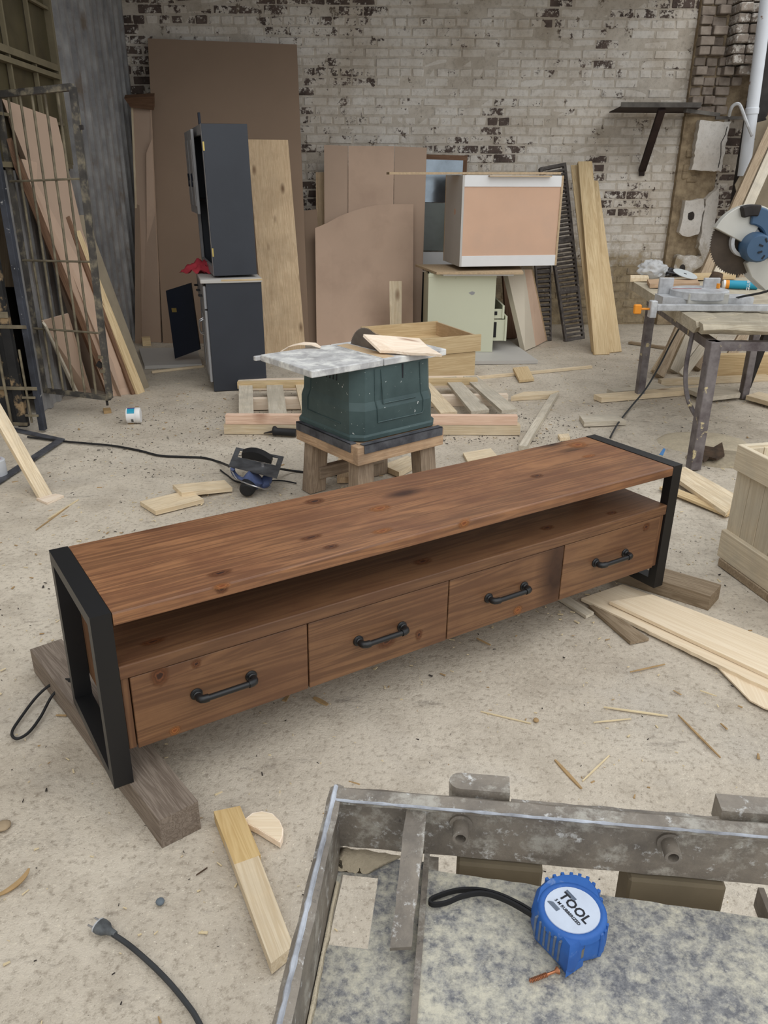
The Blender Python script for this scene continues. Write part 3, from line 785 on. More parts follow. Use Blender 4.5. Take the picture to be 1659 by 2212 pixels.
# ================================================================== FOREGROUND
def make_tray():
    """upturned machine base: raised rim, plate with cut-outs, lower bay on its left"""
    M = rotz((-0.053, 0.666, 0.0), -6.4)
    root = empty('machine_base', M, 'dusty upturned black machine base with raised rim and cut-outs in the foreground', 'machine base')
    ZR, ZP, ZB = 0.84, 0.762, 0.752     # rim top, plate top, bay floor
    W_, DP = 0.62, 0.50                 # width, depth towards the viewer (local -y)
    def box(name, mat, *a, bev=0.002, jit=0.0, sub=0):
        mb = MB(); mb.box(*a)
        if sub: bmesh.ops.subdivide_edges(mb.bm, edges=mb.bm.edges[:], cuts=sub, use_grid_fill=True)
        if jit: mb.jitter(jit, random.random()*40, 30)
        return mb.build(name, mat, root, bevel=bev if not sub else 0)
    # rim walls
    mb = MB()
    mb.loft([[(x, 0.0, ZP-.002), (x, -.006, ZP-.002), (x, -.009, ZR-.010), (x, -.020, ZR-.007), (x, -.021, ZR-.002), (x, -.004, ZR), (x, 0.004, ZR-.006)] for x in [W_*i/24 for i in range(25)]])
    mb.jitter(0.0016, 2, 40); mb.build('far_rim', 'scuffed_rim', root, smooth=True, angle=40)
    mb = MB()
    mb.loft([[(0.0, y, ZB-.03), (.010, y, ZB-.03), (.006, y, ZR-.012), (.011, y, ZR-.003), (.004, y, ZR), (-.004, y, ZR-.006)] for y in [0.002 - DP*i/24 for i in range(25)]])
    mb.jitter(0.0016, 5, 40); mb.build('side_rim', 'scuffed_rim', root, smooth=True, angle=40)
    # plate with an open strip behind it, carried by webs
    px = 0.104
    mb = MB(); rows = []
    n, m = 40, 34
    for j in range(m+1):
        y = 0.0
        rows.append([mb.bm.verts.new((px + (W_-px)*i/n, (lambda y0: y0 + (-DP - y0)*j/m)(-.029 - .062*(W_-px)*i/n + .0015*noise.noise(Vector((i*.7, 0, 1)))), ZP + 0.0011*noise.noise(Vector((i*.9, j*.9, 3))))) for i in range(n+1)])
    for j in range(m):
        for i in range(n): mb.bm.faces.new((rows[j][i], rows[j+1][i], rows[j+1][i+1], rows[j][i+1]))
    r = bmesh.ops.extrude_face_region(mb.bm, geom=mb.bm.faces[:])
    for v in [g for g in r['geom'] if isinstance(g, bmesh.types.BMVert)]: v.co.z -= 0.004
    mb.build('plate', 'dusty_metal', root, smooth=True, angle=40)
    box('web', 'scuffed_rim', px, px+.012, -.040, -.008, ZP-.022, ZP-.003, jit=0.001, sub=2)
    box('web', 'scuffed_rim', 0.45, 0.456, -.062, -.008, ZP-.030, ZP-.004)
    # divider between plate and lower bay
    box('divider', 'scuffed_rim', px-.004, px+.002, -DP, -.006, ZB-.02, ZP+.004, bev=0.001, jit=0.0006, sub=3)
    # lower bay floor with its window
    z = ZB
    for nm, a in (('bay_floor', (.006, px-.004, -DP, -.122, z-.004, z)), ('bay_floor', (.006, .013, -.122, -.034, z-.004, z)),
                  ('bay_floor', (.053, px-.004, -.122, -.034, z-.004, z)), ('bay_floor', (.006, px-.004, -.034, -.010, z-.004, z))):
        box(nm, 'dusty_metal', *a, bev=0.0)
    # heap of sawdust at the end of the bay and along its edge
    mb = MB(); mb.loft([[(.008 + (.070-.006*k)*i/10, -.008 - .0045*k + .004*noise.noise(Vector((i*.8, k, 0))), z + .002 + .010*math.sin(math.pi*(.2+.8*(k/6)))*max(0, 1-(i/11)**2)) for i in range(11)] for k in range(7)], cap=False)
    mb.build('sawdust_heap', 'sawdust_grey', root, smooth=True, angle=180)
    mb = MB(); mb.loft([[(.009, y, z), (.010, y, z+.005), (.014 + .002*noise.noise(Vector((0, y*40, 0))), y, z+.001)] for y in [-.05 - .4*i/24 for i in range(25)]], cap=False)
    mb.build('sawdust_heap', 'sawdust', root, smooth=True, angle=180)
    # flat strap lying from the rim over the divider
    mb = MB(); mb.loft([[(.080-.004*t, -.010-.122*t, ZR-.012-.058*t), (.102-.006*t, -.010-.122*t, ZR-.010-.056*t), (.102-.006*t, -.010-.122*t, ZR-.014-.056*t), (.080-.004*t, -.010-.122*t, ZR-.016-.058*t)] for t in [i/14 for i in range(15)]])
    mb.jitter(0.0012, 9, 60); mb.build('strap', 'scuffed_rim', root, bevel=0.0006)
    # lugs and flange on the outer side of the rim
    for cx in (0.162, 0.43):
        mb = MB(); rr = 0.0125; pts = [(cx-.026 - rr*math.sin(math.pi*i/8), .020 + rr*math.cos(math.pi*i/8)) for i in range(9)] + [(cx+.026, .0075), (cx+.026, .0325)]
        if cx > 0.3: pts = [(2*cx - p[0], p[1]) for p in pts][::-1]
        mb.prism(pts, ZR-.026, ZR+.002); mb.build('lug', 'scuffed_rim', root, bevel=0.002, seg=2)
    mb = MB(); mb.loft([[(x, .004, ZR-.020), (x, .012, ZR-.020), (x, .012, ZR-.010 + .003*noise.noise(Vector((x*40, 0, 0)))), (x, .004, ZR-.009)] for x in [.19 + .215*i/16 for i in range(17)]])
    mb.build('flange', 'scuffed_rim', root, bevel=0.001)
    for x in (0.138, 0.352):
        mb = MB(); mb.lathe([(0.0125, 0), (0.0125, .003), (0.0085, .003), (0.0085, .022), (0.0055, .022), (0.0055, .012), (0, .012)], 16, Matrix.Translation((x, -.008, ZR-.030)) @ Matrix.Rotation(R(90), 4, 'X'), cap=False)
        mb.build('bolt', 'scuffed_rim', root, smooth=True)
    # worn rim edges, their glossy highlight painted on as pale tubes
    mb = MB(); mb.tube([(x, -.0205 + .0006*noise.noise(Vector((x*60, 0, 0))), ZR-.0015 + .0006*noise.noise(Vector((x*50, 3, 0)))) for x in [.004 + (W_-.004)*i/60 for i in range(61)]], [.0016 + .0010*noise.noise(Vector((i*.9, 7, 0))) for i in range(61)], 6); mb.build('worn_gloss_edge', 'worn_gloss_paint', root, smooth=True)
    mb = MB(); mb.tube([(.003 + .0006*noise.noise(Vector((0, i*.6, 0))), -.002 - DP*i/60, ZR + .0003*noise.noise(Vector((i, 0, 0)))) for i in range(61)], [.0026 + .0012*noise.noise(Vector((i*.7, 2, 0))) for i in range(61)], 6); mb.build('worn_gloss_edge', 'worn_gloss_paint', root, smooth=True)
    # timber stool it rests on
    st = empty('timber_stand', rotz((-0.053, 0.666, 0.0), -6.4), 'dark timber legs standing under the dusty machine base', 'stand')
    for x0, x1, y in ((0.136, 0.228, .033), (0.318, 0.418, .033), (0.136, 0.228, -.42), (0.318, 0.418, -.42)):
        mb = MB(); mb.box(0, .757, x0, x1, -.045, 0, bev=0.003)
        mb.build('leg', 'olive_timber', st, Matrix.Translation((0, y, 0)) @ Matrix(((0,1,0,0),(0,0,1,0),(1,0,0,0),(0,0,0,1))))
    for y in (.033, -.42):
        mb = MB(); mb.box(0, .40, -.045, 0, .58, .64, bev=0.002); mb.build('rail', 'olive_timber', st, Matrix.Translation((.10, y, 0)))
make_tray()

def make_tape():
    outline = [(0.1435, 0.557, 0.78), (0.1507, 0.5753, 0.78), (0.1642, 0.5882, 0.78), (0.1794, 0.594, 0.78), (0.1955, 0.5941, 0.78), (0.2082, 0.5879, 0.78), (0.2149, 0.5734, 0.78), (0.2149, 0.5552, 0.78), (0.2127, 0.5378, 0.78), (0.2138, 0.5298, 0.78), (0.2073, 0.5181, 0.78), (0.1979, 0.5152, 0.78), (0.187, 0.5123, 0.78), (0.1763, 0.5011, 0.78), (0.1684, 0.4974, 0.78), (0.1626, 0.5103, 0.78), (0.1533, 0.5246, 0.78), (0.1444, 0.5384, 0.78)]
    cx = sum(p[0] for p in outline)/len(outline); cy = sum(p[1] for p in outline)/len(outline)
    M = Matrix.Translation((cx, cy, 0.7635))
    root = empty('tape_measure', M, 'blue rubberized tape measure lying on the dusty machine base', 'tape measure')
    pts = [((p[0]-cx)*.96, (p[1]-cy)*.93) for p in outline]
    def ring(k, z): return [(x*k, y*k, z) for x, y in pts]
    mb = MB(); mb.loft([ring(.90, 0), ring(.97, .003), ring(1.0, .010), ring(1.0, .024), ring(.97, .031), ring(.88, .036)])
    o = mb.build('case', 'tape_blue', root, smooth=True, angle=50)
    L0 = Vector((0.1808, 0.5439, 0.7995)); lx, ly = L0.x - cx, L0.y - cy
    # direction of the lettering and of the mouth
    ta = Vector((0.1777, 0.5585, 0.7995)); tb = Vector((0.1938, 0.5317, 0.7995)); ang = math.atan2(tb.y-ta.y, tb.x-ta.x)
    LM = Matrix.Translation((lx, ly, 0.0355)) @ Matrix.Rotation(ang, 4, 'Z')
    mb = MB(); mb.lathe([(0.033, -.006), (0.0325, .0), (0.0305, .0022), (0.0275, .0022), (0.0262, .0008), (0.0, .0008)], 40, cap=False)
    mb.build('ring', 'tape_blue', root, LM, smooth=True, angle=50)
    mb = MB(); mb.lathe([(0.0262, .0009), (0.0258, .0016), (0.0, .0016)], 36, cap=False)
    lab = mb.build('label_disc', 'tape_label', root, LM)
    for body, size, y, bold in (('TOOL', 0.0135, 0.003, .0003), ('5 M RUBBERIZED', 0.0044, -0.0062, .0001)):
        obj('lettering', text_mesh(body, size, 0.0001, bold=bold), 'print_dark', lab, Matrix.Translation((0, y, 0.0019)))
    for i in range(8):
        mb = MB(); mb.box(-.019+.0006*abs(i-4)**2*.3, -.006, -.0006, .0006, 0, .0002); mb.build('print_line', 'tape_dusty', lab, Matrix.Translation((0, -.0105 + .0001*i - .0018*i*0.7 + (.026 if i > 3 else 0), 0.0017)))
    # grip ribs round the far half of the case
    for i in range(15):
        a = i/14; t = 1.9 + 8.4*a; k = int(t) % len(pts); f_ = t - int(t)
        p = Vector(pts[k]).lerp(Vector(pts[(k+1) % len(pts)]), f_)
        d = p.normalized(); mb = MB(); mb.box(-.0035, .0007, -.0017, .0017, .006, .0342, bev=.0005)
        mb.build('grip_rib', 'tape_blue', root, Matrix.Translation((p.x*.985, p.y*.985, 0)) @ Matrix.Rotation(math.atan2(d.y, d.x), 4, 'Z'))
    for i in range(6):   # dusty ribs on the near-left flank
        a = i/5; p = Vector(pts[15]).lerp(Vector(pts[17]), a); d = (Vector(pts[17])-Vector(pts[15])).normalized(); nrm = Vector((d.y, -d.x));
        if nrm.dot(p) < 0: nrm = -nrm
        mb = MB(); mb.box(-.005, .0012, -.0011, .0011, .008, .033, bev=.0004)
        mb.build('grip_rib', 'tape_dusty', root, Matrix.Translation((p.x, p.y, 0)) @ Matrix.Rotation(math.atan2(nrm.y, nrm.x), 4, 'Z'))
    # grey side cheek, lock tab, mouth and hook
    p9, p12, p13 = Vector(pts[8]), Vector(pts[12]), Vector(pts[13])
    mb = MB(); mb.loft([[(p9.x*.99, p9.y*.99, z), (p12.x*1.01, p12.y*1.01, z), (p12.x*.72, p12.y*.72, z+.001), (p9.x*.72, p9.y*.72, z+.001)] for z in (.012, .0335)])
    mb.build('cheek', 'tape_dusty', root, bevel=.002, seg=2)
    a = Vector(pts[12])*.97; c = Vector(pts[14])*.93
    mb = MB(); mb.loft([[(a.x, a.y, z), (a.x*1.12, a.y*1.10, z), (c.x*1.12, c.y*1.08, z), (c.x, c.y, z)] for z in (.001, .011)])
    mb.build('foot', 'tape_blue', root, bevel=.001)
    mb = MB(); mb.loft([[(a.x*.98, a.y*.98, z), (a.x*1.07, a.y*1.06, z), (c.x*1.10, c.y*1.06, z), (c.x*.98, c.y*.98, z)] for z in (.011, .0225)])
    mb.build('hook', 'blade_tip', root, bevel=.0006)
    path = smooth_path([(x-cx, y-cy, z-.7635) for x, y, z in ((0.1468, 0.558, 0.78), (0.1355, 0.571, 0.776), (0.1166, 0.5837, 0.774), (0.0964, 0.5909, 0.772), (0.0754, 0.5923, 0.769), (0.0561, 0.5863, 0.768), (0.0478, 0.5807, 0.768), (0.0513, 0.5763, 0.768), (0.0649, 0.5786, 0.768), (0.0815, 0.583, 0.772), (0.1028, 0.5856, 0.773), (0.1247, 0.5751, 0.775), (0.147, 0.5538, 0.78))], 5)
    mb = MB(); rings = []
    for i, p in enumerate(path):
        t = (path[min(i+1, len(path)-1)] - path[max(i-1, 0)]).normalized(); s_ = t.cross(Vector((0, 0, 1))).normalized()
        rings.append([p + s_*.0012 - Vector((0,0,.0028)), p + s_*.0012 + Vector((0,0,.0028)), p - s_*.0012 + Vector((0,0,.0028)), p - s_*.0012 - Vector((0,0,.0028))])
    mb.loft(rings); mb.build('wrist_strap', 'rubber_black', root, smooth=True)
make_tape()

def make_screw():
    a, b = Vector((0.1343, 0.4959, 0.766)), Vector((0.1629, 0.5062, 0.767)); L = (b-a).length
    root = empty('wood_screw', frame(a, b-a), 'small copper-coloured wood screw beside the blue tape measure', 'screw')
    mb = MB(); mb.tube([(0, 0, 0), (.003, 0, 0), (L*.6, 0, 0), (L-.003, 0, 0)], [.0002, .0011, .0014, .0014], 8); mb.build('shank', 'copper_screw', root, smooth=True)
    mb = MB(); P = [(L*.62*i/100, .0019*min(1, i/8)*math.cos(i*.75), .0019*min(1, i/8)*math.sin(i*.75)) for i in range(101)]; mb.tube(P, .0005, 5); mb.build('thread', 'copper_screw', root, smooth=True)
    mb = MB(); mb.lathe([(.0014, 0), (.0036, .003), (.0036, .0036), (.0012, .0036), (.0011, .0022), (0, .0022)], 14, Matrix.Translation((L-.0036, 0, 0)) @ Matrix.Rotation(R(90), 4, 'Y'), cap=False); mb.build('head', 'copper_screw', root, smooth=True)
make_screw()

def make_plug():
    a, b = Vector((-0.5557, 1.152, 0.012)), Vector((-0.6037, 1.176, 0.012))
    root = empty('plug_cord', frame((a.x, a.y, 0.0), b-a), 'dusty grey two-pin plug on a dark cord in the near left corner', 'plug')
    mb = MB(); S = lambda w, h, x: [(x, w*math.cos(t*math.pi/6), .013 + h*math.sin(t*math.pi/6)) for t in range(12)]
    mb.loft([S(.006,.006,-.012), S(.0075,.0075,0), S(.009,.008,.006), S(.016,.010,.016), S(.018,.011,.028), S(.0165,.0105,.034)])
    mb.build('plug_body', 'plug_grey', root, smooth=True, angle=50)
    mb = MB(); mb.loft([S(.0172,.0112,.034), S(.0172,.0112,.037)]); mb.build('plug_face', 'cast_alu', root)
    for s_ in (-1, 1):
        mb = MB(); mb.cyl((.036, .0095*s_, .013), (.054, .0095*s_, .013), .0022, 10); mb.build('pin', 'chrome', root, smooth=True)
    Mi = root.matrix_world.inverted()
    P = [Mi @ Vector(p) for p in smooth_path([(-0.5496, 1.147, 0.012), (-0.5104, 1.125, 0.008), (-0.4579, 1.087, 0.006), (-0.4115, 1.048, 0.006), (-0.369, 1.007, 0.006), (-0.3423, 0.977, 0.006), (-0.3222, 0.9429, 0.006), (-0.3031, 0.8713, 0.006)], 8)]
    mb = MB(); mb.tube([Mi @ Vector((-0.5583, 1.154, 0.012))] + P, .0055, 10); mb.build('cord', 'cord_grey', root, smooth=True)
make_plug()

def cord(name, pts, r, mat, label, cat='cable', per=8):
    mb = MB(); mb.tube(smooth_path(pts, per), r, 8)
    o = mb.build(name, mat, None, None, smooth=True)
    c = Vector(pts[0]); o.data.transform(Matrix.Translation(-Vector((c.x, c.y, 0)))); o.location = (c.x, c.y, 0)
    return tag(o, label, cat)
cord('cable', [(-0.8426, 1.88, 0.1), (-0.9093, 1.921, 0.09), (-0.9777, 1.963, 0.05), (-1.023, 1.94, 0.02), (-1.039, 1.852, 0.007), (-1.036, 1.787, 0.007), (-1.011, 1.76, 0.007), (-0.9893, 1.787, 0.007), (-0.9817, 1.853, 0.01), (-0.9728, 1.931, 0.03), (-0.9093, 1.919, 0.085), (-0.8441, 1.888, 0.11)], .0042, 'rubber_black', 'black cable loop hanging out behind the left end frame of the TV stand')

def flat(name, quad, t, mat, label, cat, group=None, z=0.0, poly=None, bev=0.0015):
    """a board lying down: quad = corners of its upper face (far left, far right, near right, near left), already at height z+t"""
    return slab(name, quad[3], quad[2], quad[1], quad[0], t, mat, None, label, cat, group, bev, poly)

o = flat('board_offcut', [(-0.4065, 1.468, 0.032), (-0.347, 1.485, 0.032), (-0.1763, 1.108, 0.032), (-0.216, 1.068, 0.032)], .030, 'pine_pale', 'pale board offcut with a brown upper end lying left of the machine base', 'offcut')
p = flat('brown_end', [(-0.4067, 1.466, 0.0326), (-0.3464, 1.485, 0.0326), (-0.2747, 1.335, 0.0326), (-0.3293, 1.308, 0.0326)], .031, 'taped_tan', None, None)
Mw = p.matrix_world.copy(); p.parent = o; p.matrix_local = o.matrix_world.inverted() @ Mw; p['label'] = 'yellow-brown stained end'

def make_half_disc():
    pts = [(-0.3297, 1.457, 0.02), (-0.3158, 1.475, 0.02), (-0.2931, 1.481, 0.02), (-0.2674, 1.474, 0.02), (-0.2468, 1.451, 0.02), (-0.2348, 1.425, 0.02), (-0.2332, 1.402, 0.02), (-0.2373, 1.383, 0.02), (-0.2645, 1.402, 0.02), (-0.296, 1.425, 0.02), (-0.3251, 1.442, 0.02)]
    c = Vector((sum(p[0] for p in pts)/11, sum(p[1] for p in pts)/11, 0)); root = empty('log_slice', Matrix.Translation(c), 'half-round slice of a pale log beside the brown-ended board offcut', 'offcut')
    P = [(p[0]-c.x, p[1]-c.y) for p in pts]
    mb = MB(); mb.prism([(x*.93, y*.93) for x, y in P], 0.004, .0205); mb.build('heartwood', 'plywood', root, bevel=.001)
    mb = MB(); mb.prism(P, 0.003, .0195); mb.build('rind', 'pine_fresh', root, bevel=.001)
make_half_disc()

# right-hand sheets and scraps
jag = [(0, 0)] + [(i/40, random.uniform(-.007, .007)) for i in range(1, 40)] + [(1, 0), (1, 1), (0, 1)]
flat('plywood_sheet', [(0.9066, 2.653, 0.018), (1.428, 2.121, 0.018), (1.283, 1.842, 0.018), (0.7255, 2.544, 0.018)], .012, 'plywood', 'wide pale plywood sheet with a ragged edge right of the TV stand', 'plywood', 'plywood sheets on the ground at right', poly=jag)
flat('plywood_strip', [(0.9818, 2.546, 0.034), (1.422, 2.113, 0.03), (1.308, 1.894, 0.03), (0.8138, 2.493, 0.034)], .012, 'plywood', 'pale plywood strip lying on top of the ragged plywood sheet', 'plywood', 'plywood sheets on the ground at right')
flat('thin_board', [(0.743, 2.501, 0.012), (0.79, 2.501, 0.012), (0.8944, 2.284, 0.012), (0.8253, 2.26, 0.012)], .012, 'brown_block', 'narrow grey-brown board poking out from under the plywood sheet', 'board')
flat('thin_board', [(0.6428, 2.561, 0.012), (0.6837, 2.568, 0.012), (0.7502, 2.454, 0.012), (0.7161, 2.428, 0.012)], .012, 'pine_grey', 'short grey lath under the right-hand drawers of the TV stand', 'board')
flat('plywood_scrap', [(1.063, 2.136, 0.006), (1.273, 2.037, 0.006), (1.183, 1.848, 0.006), (1.094, 1.952, 0.006)], .005, 'plywood', 'thin torn plywood scrap at the right edge below the sheets', 'plywood', 'plywood sheets on the ground at right', poly=[(0,0),(.3,-.03),(.6,.04),(1,0),(1,1),(.5,1.0),(0,1)])
flat('plank', [(1.46, 3.843, 0.04), (1.58, 3.915, 0.04), (1.708, 3.513, 0.03), (1.56, 3.32, 0.03)], .02, 'pine_pale', 'pale plank behind the right end frame pointing at the crate', 'plank')
flat('plank', [(1.371, 3.669, 0.02), (1.418, 3.708, 0.02), (1.637, 3.385, 0.012), (1.576, 3.34, 0.012)], .012, 'pine_yellow', 'narrow yellow plank under the pale plank behind the right end frame', 'plank')

def make_crate():
    ang = math.degrees(math.atan2(.22, .975))
    M = rotz((1.345, 2.872, 0), ang)           # local x to the right along the far side, local -y along the near long side
    root = empty('planter_crate', M, 'pale wooden crate of upright boards with thick top and bottom bands at right', 'crate')
    LY, LX, H = .75, .50, .505
    def upright(i, x, y, z0, z1, w, t, rot):
        mb = MB(); mb.box(0, z1-z0, 0, w, -t, 0, bev=.0015)
        R_ = Matrix(((0,0,1,0),(0,1,0,0),(1,0,0,0),(0,0,0,1))) if rot == 0 else Matrix(((0,1,0,0),(0,0,1,0),(1,0,0,0),(0,0,0,1)))
        mb.build('plank', 'crate_wood', root, Matrix.Translation((x, y, z0)) @ R_)
    n = 9; w = LY/n
    for i in range(n):
        upright(i, .034, -LY + i*w + .001, .02, H-.01, w-.003, .014, 0)
        upright(i, LX-.012, -LY + i*w + .001, .02, H-.01, w-.003, .014, 0)
    n = 6; w = (LX-.05)/n
    for i in range(n):
        upright(i, .025 + i*w, -.016, .02, H-.01, w-.003, .014, 1)
    def band(z0, z1, t):
        for a in (((0, t), (-LY, 0)), ((LX-t, LX), (-LY, 0))):
            mb = MB(); mb.box(0, LY, 0, t, 0, z1-z0, bev=.002)
            mb.build('band', 'crate_wood', root, Matrix.Translation((a[0][0]+t, -LY, z0)) @ Matrix.Rotation(R(90), 4, 'Z'))
        mb = MB(); mb.box(0, LX-2*t, -t, 0, 0, z1-z0, bev=.002); mb.build('band', 'crate_wood', root, Matrix.Translation((t, 0, z0)))
        mb = MB(); mb.box(0, LX-2*t, 0, t, 0, z1-z0, bev=.002); mb.build('band', 'crate_wood', root, Matrix.Translation((t, -LY, z0)))
    band(.035, .15, .022); band(.405, .505, .022)
    mb = MB(); mb.box(.02, LX-.02, -LY+.02, -.02, .03, .045); mb.build('floor_board', 'crate_wood', root)
    mb = MB(); mb.box(-.004, .03, -LY, -.02, 0, .034, bev=.003); mb.jitter(.003, 4, 12); mb.build('skid', 'brown_block', root)
    mb = MB(); mb.box(LX-.03, LX, -LY, -.02, 0, .034, bev=.003); mb.build('skid', 'brown_block', root)
make_crate()

# loose slivers in front of the stand, each its own thing
def sliver(a, b, w, t, mat, label, bend=0.0, cat='sliver'):
    a, b = Vector(a), Vector(b); L = (b-a).length; M = frame((a.x, a.y, 0), (b-a))
    mb = MB(); rings = []
    for i in range(7):
        u = i/6; ww = w*(.55 + .9*u*(1-u)*2)/1.0
        y = bend*math.sin(math.pi*u)
        rings.append([(L*u, y-ww/2, .001), (L*u, y+ww/2, .001), (L*u, y+ww/2*.8, .001+t), (L*u, y-ww/2*.8, .001+t)])
    mb.loft(rings); o = mb.build('wood_sliver', mat, None, M)
    return tag(o, label, cat, 'loose wood slivers on the ground')
SL = [((0.2846, 1.896, 0),(0.4229, 1.842, 0),.007,'sliver','pale thin sliver left of the middle slivers in front of the stand'),
 ((0.6502, 1.919, 0),(0.8254, 1.879, 0),.013,'sliver','longest pale tapered sliver in the middle of the open ground'),
 ((0.603, 1.848, 0),(0.7154, 1.865, 0),.007,'sliver','fine sliver just below the longest pale sliver'),
 ((0.8578, 1.883, 0),(0.9094, 1.701, 0),.011,'sliver_dark','tan sliver slanting down right of the longest pale sliver'),
 ((0.4615, 1.689, 0),(0.5078, 1.582, 0),.018,'sliver_dark','broad tan sliver standing out above the machine base lug'),
 ((0.6118, 1.708, 0),(0.5163, 1.609, 0),.008,'sliver','pale sliver making a V with the broad tan sliver'),
 ((0.7792, 2.099, 0),(0.9034, 2.143, 0),.009,'sliver_dark','short tan sliver nearest the ragged plywood edge'),
 ((0.9648, 2.003, 0),(1.005, 1.975, 0),.006,'sliver','tiny pale sliver left of the torn plywood scrap'),
 ((0.3159, 2.293, 0),(0.3577, 2.25, 0),.012,'sliver_dark','short brown sliver under the third drawer'),
 ((-0.2077, 1.96, 0),(-0.1637, 1.924, 0),.03,'sliver_dark','small square wood flake under the second drawer'),
 ((-1.528, 3.159, 0),(-1.484, 3.428, 0),.012,'sliver_dark','dark-tipped broken splinter left of the TV stand'),
 ((-1.523, 3.281, 0),(-1.468, 3.515, 0),.018,'sliver','pale broken splinter lying on the dark-tipped one'),
 ((-0.416, 1.305, 0),(-0.3954, 1.326, 0),.004,'bark_brown','bent nail right of the weathered timber block')]
for a, b, w, m, lab in SL: sliver(a, b, w*.6, .003, m, lab)
mb = MB(); P = smooth_path([(-0.8373, 1.243, 0.006), (-0.8192, 1.256, 0.006), (-0.8014, 1.276, 0.008), (-0.7913, 1.295, 0.012), (-0.7883, 1.309, 0.016)], 6)
mb.tube(P, [.002 + .004*math.sin(math.pi*(i+1)/(len(P)+1)) for i in range(len(P))], 6)
o = mb.build('wood_shaving', 'sliver_dark', None, None, smooth=True); tag(o, 'curved yellow wood shaving at the left edge of the ground', 'shaving')
def pebble(p, r, mat, label, sq=.45, seed=1):
    bm = bmesh.new(); bmesh.ops.create_icosphere(bm, subdivisions=2, radius=r)
    for v in bm.verts: v.co += noise.noise_vector(v.co*30 + Vector((seed, 0, 0)))*r*.3; v.co.z *= sq
    me = bpy.data.meshes.new('pebble'); bm.to_mesh(me); bm.free()
    o = obj('pebble', me, mat, None, Matrix.Translation((p[0], p[1], r*sq*.8)), True, 180); return tag(o, label, 'pebble')
pebble((-0.908, 1.444, 0), .018, 'pebble', 'round tan pebble at the left edge of the ground')
pebble((-0.4757, 1.233, 0), .010, 'blue_grey', 'small blue-grey pebble below the weathered timber block', .6, 4)
pebble((0.4397, 1.855, 0), .009, 'sliver_dark', 'small brown pebble beside the pale thin sliver', .6, 7)

# ================================================================== MIDDLE GROUND
TS = rotz((-0.26, 3.13, 0.0), 38.5)
def make_stool():
    root = empty('saw_stool', TS, 'rough timber stool with thick legs and angle-iron edging under the green table saw', 'stool')
    x0, x1, y0, y1 = .205, .712, .026, .526
    for a in ((x0, x1, y0, y0+.035), (x0, x1, y1-.035, y1)):
        mb = MB(); mb.box(0, a[1]-a[0], 0, a[3]-a[2], 0, .085, bev=.002); mb.build('apron', 'stool_wood', root, Matrix.Translation((a[0], a[2], .262)))
    for x in (x0+.035, x1):
        mb = MB(); mb.box(0, y1-y0-.07, 0, .035, 0, .085, bev=.002); mb.build('apron', 'stool_wood', root, Matrix.Translation((x, y0+.035, .262)) @ Matrix.Rotation(R(90), 4, 'Z'))
    for sx, sy in ((0, 0), (1, 0), (1, 1), (0, 1)):
        cx = x0+.075 if sx == 0 else x1-.075; cy = y0+.075 if sy == 0 else y1-.075
        ox = -.02 if sx == 0 else .02; oy = -.02 if sy == 0 else .02
        mb = MB(); w, d = .045, .036
        mb.loft([[(0, ox-w, oy-d), (0, ox+w, oy-d), (0, ox+w, oy+d), (0, ox-w, oy+d)], [(.335, -w, -d), (.335, w, -d), (.335, w, d), (.335, -w, d)]])
        mb.jitter(.002, sx+2*sy, 9)
        mb.build('leg', 'rough_timber', root, Matrix.Translation((cx, cy, 0)) @ Matrix(((0,1,0,0),(0,0,1,0),(1,0,0,0),(0,0,0,1))), bevel=.003)
    mb = MB(); mb.box(0, .40, -.02, .02, 0, .06, bev=.002); mb.build('stretcher', 'rough_timber', root, Matrix.Translation((x0+.06, y1-.09, .07)))
    def angle(L, M):
        mb = MB(); mb.box(0, L, -.004, 0, -.036, .004); mb.box(0, L, -.004, .03, 0, .004)
        mb.build('angle_iron', 'angle_iron', root, M, bevel=.0008)
    angle(.46, Matrix.Translation((x0+.035, y0-.001, .349)))
    angle(.44, Matrix.Translation((x0-.001, y1-.01, .349)) @ Matrix.Rotation(R(-90), 4, 'Z'))
    mb = MB(); mb.box(x0+.03, x1-.03, y0+.03, y1-.03, .336, .347); mb.build('deck', 'stool_wood', root)
make_stool()

